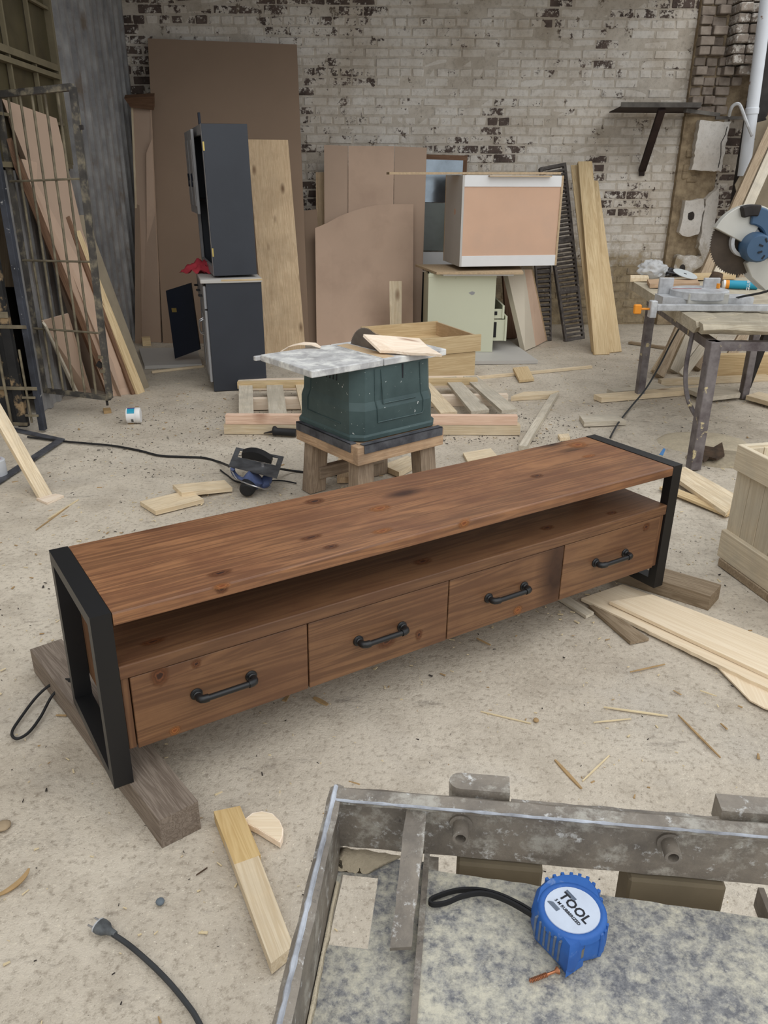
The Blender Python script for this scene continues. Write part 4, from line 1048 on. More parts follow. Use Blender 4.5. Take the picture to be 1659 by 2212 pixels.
def make_table_saw():
    root = empty('table_saw', TS, 'green plastic bench table saw with dusty grey metal top on the timber stool', 'table saw')
    root.location.z = 0.0
    def rr(x0, x1, y0, y1, z, c=.05):
        return [(x0+c, y0, z), (x1-c, y0, z), (x1, y0+c, z), (x1, y1-c, z), (x1-c, y1, z), (x0+c, y1, z), (x0, y1-c, z), (x0, y0+c, z)]
    mb = MB(); mb.loft([rr(.231,.716,.073,.560,.372), rr(.233,.714,.075,.558,.485), rr(.242,.710,.088,.550,.520), rr(.250,.708,.096,.543,.672)])
    mb.build('body', 'saw_green', root, bevel=.003, seg=2)
    mb = MB(); mb.loft([rr(.224,.722,.066,.568,.354,.045), rr(.224,.722,.066,.568,.370,.045), rr(.232,.714,.074,.560,.379,.045)]); mb.build('base_flange', 'saw_green', root, bevel=.002)
    # raised ribs outlining the side panels
    def rib(pts):
        mb = MB(); mb.tube(pts, .0035, 6); mb.build('rib', 'saw_green', root, smooth=True)
    def fy(z): return .0735 + (.0145*max(0, (z-.485))/.035 if z < .52 else .0145 + .008*(z-.52)/.152) - .001
    def fx(z): return .2315 + (.011*max(0, (z-.485))/.035 if z < .52 else .011 + .008*(z-.52)/.152) - .001
    rib([(.352, fy(.66), .66), (.350, fy(.52), .52), (.352, fy(.485), .485), (.352, fy(.425), .425), (.612, fy(.425), .425), (.622, fy(.44), .44), (.622, fy(.485), .485), (.616, fy(.52), .52), (.612, fy(.66), .66)])
    rib([(.388, fy(.655), .655), (.388, fy(.505)-.002, .505), (.575, fy(.505)-.002, .505)])
    rib([(fx(.66), .44, .66), (fx(.52), .445, .52), (fx(.485), .455, .485), (fx(.42), .455, .42), (fx(.415), .19, .415)])
    for i in range(5):
        mb = MB(); mb.box(-.002, .002, -.004, .004, 0, .045, bev=.001); mb.build('vent_slot', 'print_dark', root, Matrix.Translation((fx(.62)-.001, .235+.026*i, .600)) @ Matrix.Rotation(R(6), 4, 'Y'))
    mb = MB(); mb.box(-.004, .004, -.002, .002, 0, .065, bev=.001); mb.build('slot', 'print_dark', root, Matrix.Translation((.510, fy(.64), .600)))
    # top: plate with turned-down edge, in two halves with a groove between
    for a, b in ((.015, .392), (.396, .764)):
        mb = MB(); mb.box(a, b, .082, .495, .672, .702, bev=.004, seg=2); mb.build('top_plate', 'saw_top', root)
    mb = MB(); mb.box(.405, .468, .10, .455, .7005, .7035, bev=.001); mb.build('blade_insert', 'pine_knotty', root)
    mb = MB(); n = 90; R0 = .128
    prof = []
    for i in range(n):
        for r_, t in ((R0, 0), (R0*1.03, .35), (R0*.985, .5)): 
            a = 2*math.pi*(i+t)/n; prof.append((r_*math.cos(a), r_*math.sin(a)))
    prof = [p for p in prof]
    mb.prism(prof, -.0011, .0011, Matrix(((0,0,1,0),(1,0,0,0),(0,1,0,0),(0,0,0,1)))); mb.build('blade', 'steel_blade', root, Matrix.Translation((.482, .325, .664)))
    mb = MB(); mb.box(-.03, .06, .515, .535, .675, .695, bev=.002); mb.build('fence_rail', 'saw_top', root, Matrix.Translation((.02, -.02, 0)))
make_table_saw()
slab('plywood_offcut', (-0.0186, 3.529, 0.722), (0.2542, 3.493, 0.712), (0.1651, 3.789, 0.727), (-0.0959, 3.575, 0.785), .012, 'pine_fresh', None, 'pale rough-edged plywood offcut leaning on the table saw blade', 'offcut', poly=[(0,0),(.25,.03),(.5,-.02),(.75,.03),(1,0),(.95,.5),(1,1),(.5,1.03),(0,1)])
def make_curved_scrap():
    mb = MB(); P = [(-0.4724, 3.582, 0.703), (-0.4452, 3.642, 0.712), (-0.3963, 3.646, 0.722), (-0.3398, 3.657, 0.718), (-0.3015, 3.654, 0.706)]
    rings = []
    for i, p in enumerate(P):
        p = Vector(p); w = (.02, .05, .06, .05, .02)[i]; d = Vector((.35, .94, 0))*w
        rings.append([p, p + d, p + d + Vector((0,0,.003)), p + Vector((0,0,.003))])
    mb.loft(rings); o = mb.build('veneer_scrap', 'pine_fresh', None, None, smooth=True); tag(o, 'curled pale veneer scrap on the left of the table saw top', 'offcut')
make_curved_scrap()

def make_circular_saw():
    c = Vector((-0.651, 3.775, 0.1)); root = empty('circular_saw', Matrix.Translation((c.x, c.y, 0)), 'blue and black handheld circular saw lying on the ground left of the stool', 'circular saw')
    Mi = root.matrix_world.inverted()
    A, B, C_, D_ = [Mi @ Vector(p) for p in ((-0.772, 3.919, 0.135), (-0.5105, 3.804, 0.125), (-0.5146, 3.55, 0.105), (-0.7702, 3.69, 0.115))]
    def at(u, v, dz=0): 
        p = A.lerp(B, u).lerp(D_.lerp(C_, u), v); return Vector((p.x, p.y, p.z+dz))
    def strip(u0, u1, v0, v1, t=.005, dz=0): 
        lo = [at(u0,v1,dz-t), at(u1,v1,dz-t), at(u1,v0,dz-t), at(u0,v0,dz-t)]; return lo + [p + Vector((0,0,t)) for p in lo]
    mb = MB()
    for q in ((0,1,0,.10), (0,1,.48,1), (0,.10,.10,.48), (.90,1,.10,.48)): mb.hexa(strip(*q))
    mb.build('shoe_plate', 'shoe_steel', root, bevel=.0012)
    # blade guard humped through the slot
    rings = []
    for v in (.12, .44):
        pass
    mb = MB(); n = 14
    rings = [[at(.16+.62*i/n, v, .001 + .024*math.sin(math.pi*min(1, i/n*1.05))**.8) for i in range(n+1)] + [at(.16+.62*i/n, v, -.02) for i in range(n, -1, -1)] for v in (.06, .30)]
    mb.loft(rings); mb.build('blade_guard', 'rubber_black', root, bevel=.002)
    mb = MB(); a = at(.66, .62); mb.lathe([(.0, .012), (.010, .012), (.010, 0), (.013, 0), (.013, -.004)], 12, Matrix.Translation(a), cap=False); mb.build('depth_knob', 'chrome', root, smooth=True)
    m0 = at(.56, .95, -.03); m1 = Mi @ Vector((-0.6593, 3.628, 0.046)); m2 = Mi @ Vector((-0.664, 3.556, 0.04))
    mb = MB(); mb.tube([m0, m0.lerp(m1, .5), m1], [.046, .047, .045], 18); mb.build('motor', 'tool_navy', root, smooth=True)
    mb = MB(); mb.tube([m1, m1.lerp(m2, .4), m2, m2 + (m2-m1)*.12], [.0405, .0405, .036, .026], 18); mb.build('motor_cap', 'rubber_black', root, smooth=True)
    mb = MB(); h0 = Mi @ Vector((-0.5715, 3.695, 0.07)); h1 = Mi @ Vector((-0.5895, 3.645, 0.035)); h2 = Mi @ Vector((-0.5999, 3.62, 0.03))
    mb.tube([h0, h0.lerp(h1, .6), h1, h2], [.020, .027, .024, .010], 14); mb.build('grip', 'tool_navy', root, smooth=True)
    mb = MB(); g = [at(.08, 1.0, -.01), Mi @ Vector((-0.751, 3.706, 0.07)), Mi @ Vector((-0.7129, 3.655, 0.06)), Mi @ Vector((-0.6721, 3.642, 0.06)), at(.42, 1.0, -.02)]
    mb.tube(smooth_path(g, 4), .012, 8); mb.build('rear_handle', 'tool_navy', root, smooth=True)
    mb = MB(); g = [Mi @ Vector(p) for p in ((-0.7623, 3.691, 0.1), (-0.7214, 3.628, 0.07), (-0.6585, 3.526, 0.085), (-0.6027, 3.504, 0.075), (-0.5733, 3.563, 0.04), (-0.5573, 3.608, 0.03), (-0.5663, 3.645, 0.04))]
    mb.tube(smooth_path(g, 5), .0035, 6); mb.build('guide_rod', 'chrome', root, smooth=True)
make_circular_saw()
cord('cable', [(-2.113, 4.479, 0.006), (-1.878, 4.403, 0.006), (-1.715, 4.362, 0.006), (-1.555, 4.321, 0.006), (-1.386, 4.241, 0.006), (-1.246, 4.154, 0.006), (-1.099, 4.133, 0.006), (-0.9941, 4.119, 0.006), (-0.9059, 4.059, 0.006), (-0.8309, 3.913, 0.04), (-0.7788, 3.752, 0.09)], .0065, 'rubber_black', 'black cable running over the ground from the gate to the circular saw')
cord('cable', [(-0.556, 3.694, 0.1), (-0.5354, 3.825, 0.05), (-0.4627, 3.911, 0.006), (-0.3137, 3.871, 0.006), (-0.1677, 3.845, 0.006)], .006, 'rubber_black', 'black cable running from the circular saw under the stool')
cord('cable', [(-0.8655, 3.927, 0.006), (-0.8172, 3.851, 0.006), (-0.7271, 3.744, 0.006), (-0.5429, 3.773, 0.006), (-0.4444, 3.735, 0.006)], .004, 'rubber_black', 'thin black cable under the circular saw')
def make_knife_tool():
    a, b = Vector((-0.7247, 4.554, 0)), Vector((-0.5262, 4.521, 0)); root = empty('power_tool', frame((a.x, a.y, 0), b-a), 'black power tool handle lying behind the left stool leg', 'power tool'); L = (b-a).length
    mb = MB(); mb.tube([(L*.30, 0, .032), (L*.33, 0, .032), (L*.42, 0, .028), (L*.9, 0, .027), (L, 0, .026)], [.026, .030, .022, .024, .024], 14); mb.build('handle', 'rubber_black', root, smooth=True)
    mb = MB(); mb.loft([[(0, -.004, .010), (0, .004, .010), (0, .004, .014), (0, -.004, .014)], [(L*.32, -.014, .022), (L*.32, .014, .022), (L*.32, .014, .034), (L*.32, -.014, .034)]]); mb.build('blade', 'dark_steel', root)
make_knife_tool()

flat('board_offcut', [(-1.152, 3.447, 0.022), (-0.9551, 3.599, 0.022), (-0.8575, 3.479, 0.022), (-1.047, 3.331, 0.022)], .021, 'pine_pale', 'pale short board left of the circular saw, the nearer of two', 'offcut', 'two pale offcuts by the circular saw', bev=.006)
flat('board_offcut', [(-1.038, 3.62, 0.04), (-0.805, 3.729, 0.024), (-0.7472, 3.627, 0.024), (-0.968, 3.509, 0.043)], .021, 'pine_pale', 'pale short board left of the circular saw, the farther and upper of two', 'offcut', 'two pale offcuts by the circular saw', bev=.003)

def make_pallet():
    c = (-0.0994, 5.423, 0); root = empty('slatted_pallet', Matrix.Translation((c[0], c[1], 0)), 'pale slatted pallet lying behind the table saw', 'pallet')
    slats = [((-1.034, 5.524, 0.1), (-0.9388, 5.526, 0.1), (-0.7862, 4.596, 0.1), (-0.8751, 4.594, 0.1)), ((-0.8405, 5.528, 0.1), (-0.729, 5.53, 0.1), (-0.5833, 4.599, 0.1), (-0.6945, 4.597, 0.1)),
             ((-0.6404, 5.532, 0.1), (-0.5353, 5.534, 0.1), (-0.3858, 4.602, 0.1), (-0.4888, 4.6, 0.1)), ((0.1975, 5.617, 0.1), (0.2916, 5.633, 0.1), (0.4506, 4.737, 0.1), (0.3455, 4.704, 0.1)),
             ((0.4255, 5.635, 0.1), (0.5183, 5.665, 0.1), (0.6547, 4.792, 0.1), (0.5366, 4.738, 0.1)), ((0.5721, 5.666, 0.1), (0.6695, 5.697, 0.1), (0.8331, 4.806, 0.1), (0.7286, 4.762, 0.1))]
    for i, q in enumerate(slats): slab('slat', q[3], q[2], q[1], q[0], .020, 'pine_grey' if i in (0,1,4,5) else 'pine_pale', root)
    beam('rail', (-1.057, 5.64, 0), (0.6937, 5.781, 0), .06, .075, 'pine_fresh', root)
    beam('rail', (-0.9473, 5.123, 0), (0.8382, 5.268, 0), .05, .075, 'pine_fresh', root)
    beam('top_rail', (-1.02, 5.394, 0.076), (0.6563, 5.53, 0.076), .05, .045, 'pine_yellow', root)
make_pallet()
beam('floor_plank', (-0.9656, 4.606, 0), (0.819, 4.614, 0), .075, .060, 'pine_pale', None, 'pale plank on the ground behind the stool, the lower of two', 'plank', 'two stacked planks behind the stool', bev=.004)
beam('floor_plank', (-0.9528, 4.593, 0.0625), (0.7985, 4.6, 0.0625), .045, .055, 'pine_pink', None, 'pinkish plank stacked on the pale one behind the stool', 'plank', 'two stacked planks behind the stool', bev=.003)

def make_drawer_box(name, label, A, B, Cc, z0, h):
    A, B, Cc = Vector(A), Vector(B), Vector(Cc)
    M = frame((A.x, A.y, z0), (B-A)); LX = (B-A).length; LY = (Cc-B).length
    root = empty(name, M, label, 'drawer', 'loose wooden drawer boxes')
    for nm, a in (('back', (0, LX, -.016, 0)), ('front', (-.01, LX+.03, -LY-.018, -LY))):
        mb = MB(); mb.box(0, a[1]-a[0], 0, a[3]-a[2], 0, h, bev=.001); mb.build(nm, 'pine_yellow', root, Matrix.Translation((a[0], a[2], 0)))
    for nm, x in (('side', .014), ('side', LX)):
        mb = MB(); mb.box(0, LY-.016, 0, .014, 0, h-.005, bev=.001); mb.build(nm, 'pine_knotty', root, Matrix.Translation((x, -LY, 0)) @ Matrix.Rotation(R(90), 4, 'Z'))
    mb = MB(); mb.box(.005, LX-.005, -LY+.005, -.005, .008, .014); mb.build('bottom', 'pine_yellow', root)
make_drawer_box('drawer_box', 'open pine drawer box behind the table saw, the upper of two', (-.19, 6.32, 0), (.43, 6.60, 0), (.60, 5.98, 0), .215, .125)
make_drawer_box('drawer_box', 'pine drawer box under the upper one behind the table saw', (-.17, 6.30, 0), (.41, 6.56, 0), (.57, 5.98, 0), .03, .18)

# bits between pallet and cabinets
flat('floor_sheet', [(0.4651, 7.327, 0.03), (1.16, 7.409, 0.03), (1.276, 6.55, 0.03), (0.4162, 6.479, 0.03)], .029, 'melamine_grey', 'grey sheet on the ground under the green cabinet', 'sheet')
beam('floor_lath', (0.71, 5.999, 0), (1.686, 6.399, 0), .03, .02, 'pine_pale', None, 'thin pale lath on the ground right of the pallet', 'lath')
flat('floor_block', [(1.015, 6.203, 0.045), (1.141, 6.255, 0.045), (1.138, 5.931, 0.022), (1.018, 5.884, 0.022)], .02, 'pine_yellow', 'short yellow board lying across the thin lath', 'offcut')
flat('floor_block', [(0.8774, 5.357, 0.035), (0.9881, 5.486, 0.035), (1.244, 5.517, 0.035), (1.151, 5.412, 0.035)], .034, 'pine_pale', 'short stepped offcut at the top of the grey pole', 'offcut')
beam('pole', (0.7856, 4.28, 0), (1.221, 5.521, 0), .045, .03, 'pine_grey', None, 'grey square pole on the ground behind the TV stand', 'pole', bev=.006)
flat('floor_block', [(1.252, 4.91, 0.03), (1.49, 4.935, 0.03), (1.518, 4.799, 0.03), (1.246, 4.755, 0.03)], .03, 'pine_grey', 'grey-topped offcut in the open between pole and bench', 'offcut')
flat('floor_block', [(1.038, 4.535, 0.02), (1.106, 4.554, 0.02), (1.101, 4.481, 0.02), (1.037, 4.462, 0.02)], .02, 'pine_pale', 'tiny pale offcut just behind the right end of the TV stand', 'offcut')
flat('floor_block', [(-0.0097, 3.951, 0.03), (0.1267, 4.103, 0.03), (0.1865, 4.013, 0.03), (0.0769, 3.839, 0.03)], .03, 'pine_pale', 'pale offcut between the stool legs', 'offcut', 'offcuts under the stool')
flat('floor_block', [(-0.2508, 4.052, 0.03), (-0.167, 4.091, 0.03), (-0.1362, 3.768, 0.03), (-0.2389, 3.753, 0.03)], .03, 'pine_knotty', 'brown offcut behind the nearest stool leg', 'offcut', 'offcuts under the stool')
flat('floor_block', [(0.4401, 4.199, 0.015), (0.6057, 4.282, 0.015), (0.6274, 4.146, 0.015), (0.4526, 4.059, 0.015)], .015, 'pine_pale', 'thin pale offcut behind the middle of the TV stand', 'offcut')

# leaning plank, flat bars and tin at left
slab('leaning_plank', (-1.64, 3.501, 0), (-1.617, 3.579, 0), (-2.067, 3.95, 0.6062), (-2.039, 3.85, 0.508), .022, 'pine_pale', None, 'pale plank propped up at the left edge with its foot on the ground', 'plank')
beam('flat_bar', (-2.31, 4.663, 0), (-1.892, 4.43, 0), .045, .006, 'angle_iron', None, 'grey flat steel bar on the ground below the gate', 'bar', 'flat steel bars on the ground', bev=.001)
beam('flat_bar', (-1.894, 4.408, 0.007), (-1.957, 3.662, 0.007), .05, .006, 'angle_iron', None, 'grey flat steel bar slanting down to the left edge', 'bar', 'flat steel bars on the ground', bev=.001)
flat('floor_block', [(-1.667, 3.506, 0.012), (-1.597, 3.567, 0.012), (-1.548, 3.544, 0.012), (-1.591, 3.449, 0.012)], .011, 'pine_fresh', 'thin pinkish offcut at the foot of the propped plank', 'offcut')
flat('floor_block', [(-1.857, 5.059, 0.02), (-1.816, 5.083, 0.02), (-1.788, 5.016, 0.02), (-1.829, 4.993, 0.02)], .02, 'sliver_dark', 'tiny wood chip below the gate corner', 'offcut')
def make_tin():
    a, b = Vector((-1.615, 4.792, 0)), Vector((-1.542, 4.803, 0)); r = .047; M = frame((a.x, a.y, r+.001), (b-a)); L = .085
    root = empty('plastic_tub', M, 'small white plastic tub with purple label lying on its side', 'tub')
    Rm = Matrix.Rotation(R(90), 4, 'Y')
    mb = MB(); mb.lathe([(r*.93, .004), (r*.95, 0), (r, .002), (r, L*.66), (r*.97, L*.66), (.0, L*.66)], 24, Rm, cap=False); mb.build('tub', 'plastic_white', root, smooth=True)
    mb = MB(); mb.lathe([(r*1.01, L*.66), (r*1.03, L*.70), (r*1.03, L*.93), (r*.97, L), (0, L)], 24, Rm, cap=False); mb.build('lid', 'plastic_white', root, smooth=True)
    for m, a0, a1 in (('plastic_cyan', 100, 150), ('purple_print', 45, 100)):
        mb = MB(); mb.loft([[(x, (r+.0006)*math.cos(R(t)), (r+.0006)*math.sin(R(t))) for t in [a0 + (a1-a0)*i/8 for i in range(9)]] for x in (.008, .03, L*.62)], cap=False); mb.build('label_print', m, root, smooth=True)
    for k in range(6):
        mb = MB(); t = 195 + 5*k; mb.box(.030, .044, -.0012, .0012, 0, .0006); mb.build('barcode_bar', 'print_dark', root, Matrix.Rotation(R(t-90), 4, 'X') @ Matrix.Translation((0, 0, r)))
    mb = MB(); mb.lathe([(r*.92, .006), (0, .006)], 24, Rm, cap=False); mb.build('inside', 'sawdust_grey', root)
make_tin()
def make_can():
    c = (-1.999, 3.825, 0); mb = MB(); mb.lathe([(.05, 0), (.052, .004), (.052, .09), (.047, .095), (0, .095)], 20, cap=False)
    root = empty('paint_can', Matrix.Translation((c[0], c[1], 0)), 'scuffed white can with red lid at the left edge', 'can')
    mb.build('can', 'pipe_white', root, smooth=True); mb = MB(); mb.lathe([(.03, .095), (.03, .115), (0, .118)], 16, cap=False); mb.build('lid', 'red_plastic', root, smooth=True)
make_can()

# ================================================================== AGAINST THE BACK WALL
def stand(name, pts, t, mat, label, cat='board', group='boards leaning on the back wall', poly=None, bev=.0015):
    return slab(name, *pts, t, mat, None, label, cat, group, bev, poly)

stand('mdf_sheet', ((-2.058, 7.359, 0), (-0.7013, 7.367, 0), (-0.8142, 8.3, 2.534), (-2.161, 8.27, 2.573)), .016, 'mdf_dark', 'tallest dark brown board leaning on the back wall behind the black cabinets')
def make_panel():
    root = empty('panel_door', None, 'narrow brown panel door with red-brown cap in the back left corner', 'door panel')
    slab('door_leaf', (-2.273, 7.42, 0), (-2.081, 7.38, 0), (-2.107, 7.92, 2.005), (-2.271, 7.92, 1.99), .03, 'mdf', root)
    slab('stile', (-2.209, 7.54, 0.3969), (-2.106, 7.54, 0.3974), (-2.089, 7.8, 1.731), (-2.146, 7.78, 1.617), .012, 'mdf_light', root)
    slab('edge_strip', (-2.292, 7.44, -0.0039), (-2.275, 7.44, -0.0038), (-2.257, 7.9, 1.988), (-2.273, 7.9, 1.988), .01, 'pine_pale', root)
    slab('cap', (-2.266, 7.86, 1.986), (-2.063, 7.86, 1.964), (-2.035, 7.8, 2.069), (-2.296, 7.8, 2.054), .05, 'brown_board', root)
make_panel()
slab('dark_board', (-2.308, 7.331, 0), (-2.252, 7.332, 0), (-2.24, 7.72, 1.193), (-2.283, 7.72, 1.193), .02, 'mdf_dark', None, 'dark upright strip between the ribbed wall and the panel door', 'board')
beam('floor_block', (-2.215, 7.247, 0), (-2.146, 7.27, 0), .09, .07, 'pine_yellow', None, 'small yellow block on the ground at the foot of the panel door', 'offcut')
flat('floor_sheet', [(-2.167, 6.973, 0.03), (-1.668, 7.024, 0.03), (-1.48, 6.355, 0.03), (-1.923, 6.279, 0.03)], .028, 'melamine_grey', 'grey board on the ground left of the black cabinet', 'sheet')
beam('floor_lath', (-1.833, 6.152, 0), (-1.471, 6.371, 0), .02, .018, 'pine_pale', None, 'pale lath on the ground in front of the black cabinet', 'lath')

def make_lower_cabinet():
    P = Vector((-1.228, 5.584, 0)); Q = Vector((-0.8609, 5.684, 0))
    M = frame((P.x, P.y, 0), (Q.x-P.x, Q.y-P.y, 0)); W_ = (Q-P).length
    root = empty('base_cabinet', M, 'black lower cabinet with grey fronts and one door hanging open', 'cabinet', 'black kitchen cabinets at left')
    D_ = .92; H = .755
    for nm, y in (('end_panel', 0), ('end_panel', D_-.018)):
        mb = MB(); mb.box(0, W_, y, y+.018, .0, H, bev=.002); mb.build(nm, 'navy_paint', root)
    mb = MB(); mb.box(W_-.012, W_, .018, D_-.018, .02, H); mb.build('back_panel', 'navy_dark', root)
    mb = MB(); mb.box(.02, W_-.012, .018, D_-.018, .06, .078); mb.build('bottom_panel', 'navy_dark', root)
    mb = MB(); mb.box(-.035, W_+.006, -.012, D_+.01, H, H+.026, bev=.003); mb.build('worktop', 'melamine_grey', root)
    mb = MB(); mb.box(W_*.28, W_+.008, -.0135, -.011, H+.012, H+.024); mb.build('bare_edge', 'pine_yellow', root)
    n = 3; w = (D_-.03)/n
    for i in range(n):
        y0 = .012 + i*w
        mb = MB(); mb.box(-.020, 0, y0, y0+w-.006, H-.175, H-.02, bev=.004); d = mb.build('drawer', 'grey_paint', root)
        mb = MB(); mb.tube([(-.020, y0+w/2-.03, H-.10), (-.045, y0+w/2-.03, H-.10), (-.045, y0+w/2+.03, H-.10), (-.020, y0+w/2+.03, H-.10)], .005, 6); mb.build('handle', 'black_paint', d)
        if i < 2:
            mb = MB(); mb.box(-.020, 0, y0, y0+w-.006, .065, H-.185, bev=.004); d = mb.build('door', 'grey_paint', root)
            mb = MB(); mb.box(-.024, -.018, y0+.04, y0+w-.05, .12, H-.25, bev=.003); mb.build('door_panel', 'grey_paint', d)
            mb = MB(); hy = y0 + (w-.04 if i == 0 else .03); mb.tube(smooth_path([(-.02, hy, .36), (-.05, hy, .38), (-.05, hy, .45), (-.02, hy, .47)], 4), .005, 6); mb.build('handle', 'chrome', d, smooth=True)
    Mi = root.matrix_world.inverted()
    pts = [Mi @ Vector(p) for p in ((-1.719, 6.45, 0.05), (-1.5, 6.42, 0.1329), (-1.527, 6.42, 0.6565), (-1.738, 6.45, 0.5916))]
    d = slab('open_door', *[root.matrix_world @ p for p in pts], .02, 'navy_dark', root); d['label'] = 'open dark blue door'
    mb = MB(); mb.box(-.002, .03, -.02, .02, .0, .003); mb.build('hinge', 'brass', d, Matrix.Translation((.34, .06, .0)))
    for yy in (.05, .87):
        mb = MB(); mb.box(.02, W_-.02, yy-.02, yy+.02, 0, .02); mb.build('plinth', 'brown_board', root)
make_lower_cabinet()

def make_upper_cabinet():
    P = Vector((-1.18, 5.66, 0.7843)); Q = Vector((-0.8971, 5.75, 0.7626)); z0 = .783
    M = frame((P.x, P.y, z0), (Q.x-P.x, Q.y-P.y, 0)) @ Matrix.Rotation(R(-0.6), 4, 'Y'); W_ = ((Q.x-P.x)**2 + (Q.y-P.y)**2)**.5
    root = empty('wall_cabinet', M, 'tall dark blue cabinet with brass hinges standing on the black lower cabinet', 'cabinet', 'black kitchen cabinets at left')
    H = .96; D_ = .82
    mb = MB(); mb.box(.0, W_, 0, .018, .012, H, bev=.002)
    bmesh.ops.subdivide_edges(mb.bm, edges=mb.bm.edges[:], cuts=6, use_grid_fill=True)
    for v in mb.bm.verts: v.co.y -= .003 + .004*abs(noise.noise(Vector((v.co.x*6, 0, v.co.z*4))))
    mb.build('end_panel', 'navy_paint', root, smooth=True, angle=40)
    mb = MB(); mb.box(0, W_, D_-.018, D_, .012, H, bev=.002); mb.build('end_panel', 'navy_paint', root)
    mb = MB(); mb.box(W_-.01, W_, .018, D_-.018, .012, H); mb.build('back_panel', 'navy_dark', root)
    for z in (.012, H*.5, H-.018):
        mb = MB(); mb.box(.02, W_-.012, .02, D_-.02, z, z+.016); mb.build('shelf', 'navy_dark', root)
    # face frame and doors
    for a in ((-.002, .018, .0, .05, .012, H), (-.002, .018, D_-.05, D_, .012, H), (-.002, .018, .05, D_-.05, H-.06, H), (-.002, .018, .05, D_-.05, .012, .07)):
        mb = MB(); mb.box(*a, bev=.001); mb.build('face_frame', 'grey_paint', root)
    for y0, y1, zz in ((.30, .55, .40), (.555, .81, .40)):
        mb = MB(); mb.box(-.044, -.024, y0, y1, zz, H-.02, bev=.003); d = mb.build('door', 'grey_paint', root)
        mb = MB(); mb.box(-.049, -.042, y0+.03, y1-.03, zz+.05, H-.08, bev=.003); mb.build('door_panel', 'grey_paint', d)
        mb = MB(); yy = (y0+y1)/2; mb.tube(smooth_path([(-.05, yy-.03, .62), (-.054, yy, .66), (-.05, yy+.03, .62), (-.054, yy, .58)], 5), .006, 6); mb.build('carving', 'navy_dark', d, smooth=True)
    for z in (.14, H-.16):
        mb = MB(); mb.box(-.001, .010, -.006, .004, z, z+.055, bev=.001); mb.build('hinge', 'brass', root)
    mb = MB(); mb.box(-.004, .012, .10, .125, H, H+.07, bev=.002); mb.build('bracket', 'navy_dark', root)
make_upper_cabinet()

def make_cloth():
    c = Vector((-1.361, 6.05, 0.8108)); mb = MB(); n = 16; rows = []
    for j in range(n+1):
        row = []
        for i in range(n+1):
            u, v = i/n-.5, j/n-.5; r = (u*u+v*v)**.5
            z = max(0, .5-r)*.12 + .030*noise.noise(Vector((u*7, v*7, 2))) + .012*noise.noise(Vector((u*19, v*19, 5)))
            row.append(mb.bm.verts.new((u*.24, v*.30, max(.002, z*1.3+.012))))
        rows.append(row)
    for j in range(n):
        for i in range(n): mb.bm.faces.new((rows[j][i], rows[j][i+1], rows[j+1][i+1], rows[j+1][i]))
    o = mb.build('red_cloth', 'red_cloth', None, Matrix.Translation((c.x, c.y, .7825)), smooth=True, angle=180); tag(o, 'crumpled red cloth on top of the black lower cabinet', 'cloth')
make_cloth()

stand('knotty_board', ((-1.024, 6.753, 0), (-0.6787, 6.797, 0), (-0.8079, 7.22, 1.707), (-1.138, 7.2, 1.708)), .035, 'pine_knotty', 'tall knotty pale board leaning right of the black cabinets', bev=.002)
stand('dark_board', ((-0.727, 7.366, 0), (-0.5381, 7.371, 0), (-0.6496, 8, 1.142), (-0.8079, 8, 1.125)), .012, 'mdf_dark', 'dark narrow board between the knotty board and the brown sheets')
stand('pine_strip', ((-0.653, 7.735, 0), (-0.5632, 7.737, 0), (-0.5723, 8.2, 1.465), (-0.665, 8.2, 1.464)), .02, 'pine_knotty', 'narrow pine board peeping out left of the brown sheet')
def make_brown_sheet():
    root = empty('brown_sheet', None, 'broad brown board in three strips behind the arched one', 'board', 'boards leaning on the back wall')
    slab('strip', (-0.5647, 7.504, 0), (-0.3506, 7.509, 0), (-0.3517, 8.12, 1.692), (-0.5738, 8.12, 1.698), .016, 'mdf', root)
    slab('strip', (-0.3462, 7.509, 0), (0.0652, 7.518, 0), (0.0801, 8.12, 1.689), (-0.3473, 8.12, 1.692), .016, 'mdf_light', root)
    slab('strip', (0.0696, 7.518, 0), (0.3371, 7.524, 0), (0.3848, 8.12, 1.679), (0.0844, 8.12, 1.689), .016, 'mdf', root)
make_brown_sheet()
stand('arched_board', ((-0.624, 7.261, 0), (0.2612, 7.345, 0), (0.2594, 7.84, 1.196), (-0.6525, 7.84, 1.192)), .012, 'mdf_light', 'brown board with a rounded upper left corner behind the table saw',
      poly=[(0,0),(1,0),(1,1),(.75,1.0),(.62,.992),(.5,.975),(.38,.95),(.25,.915),(.12,.865),(0,.83)])
stand('pine_strip', ((0.0496, 7.067, 0), (0.1489, 7.069, 0), (0.1485, 7.22, 0.5823), (0.0381, 7.22, 0.5818)), .02, 'pine_pale', 'short pale strip leaning on the arched board')

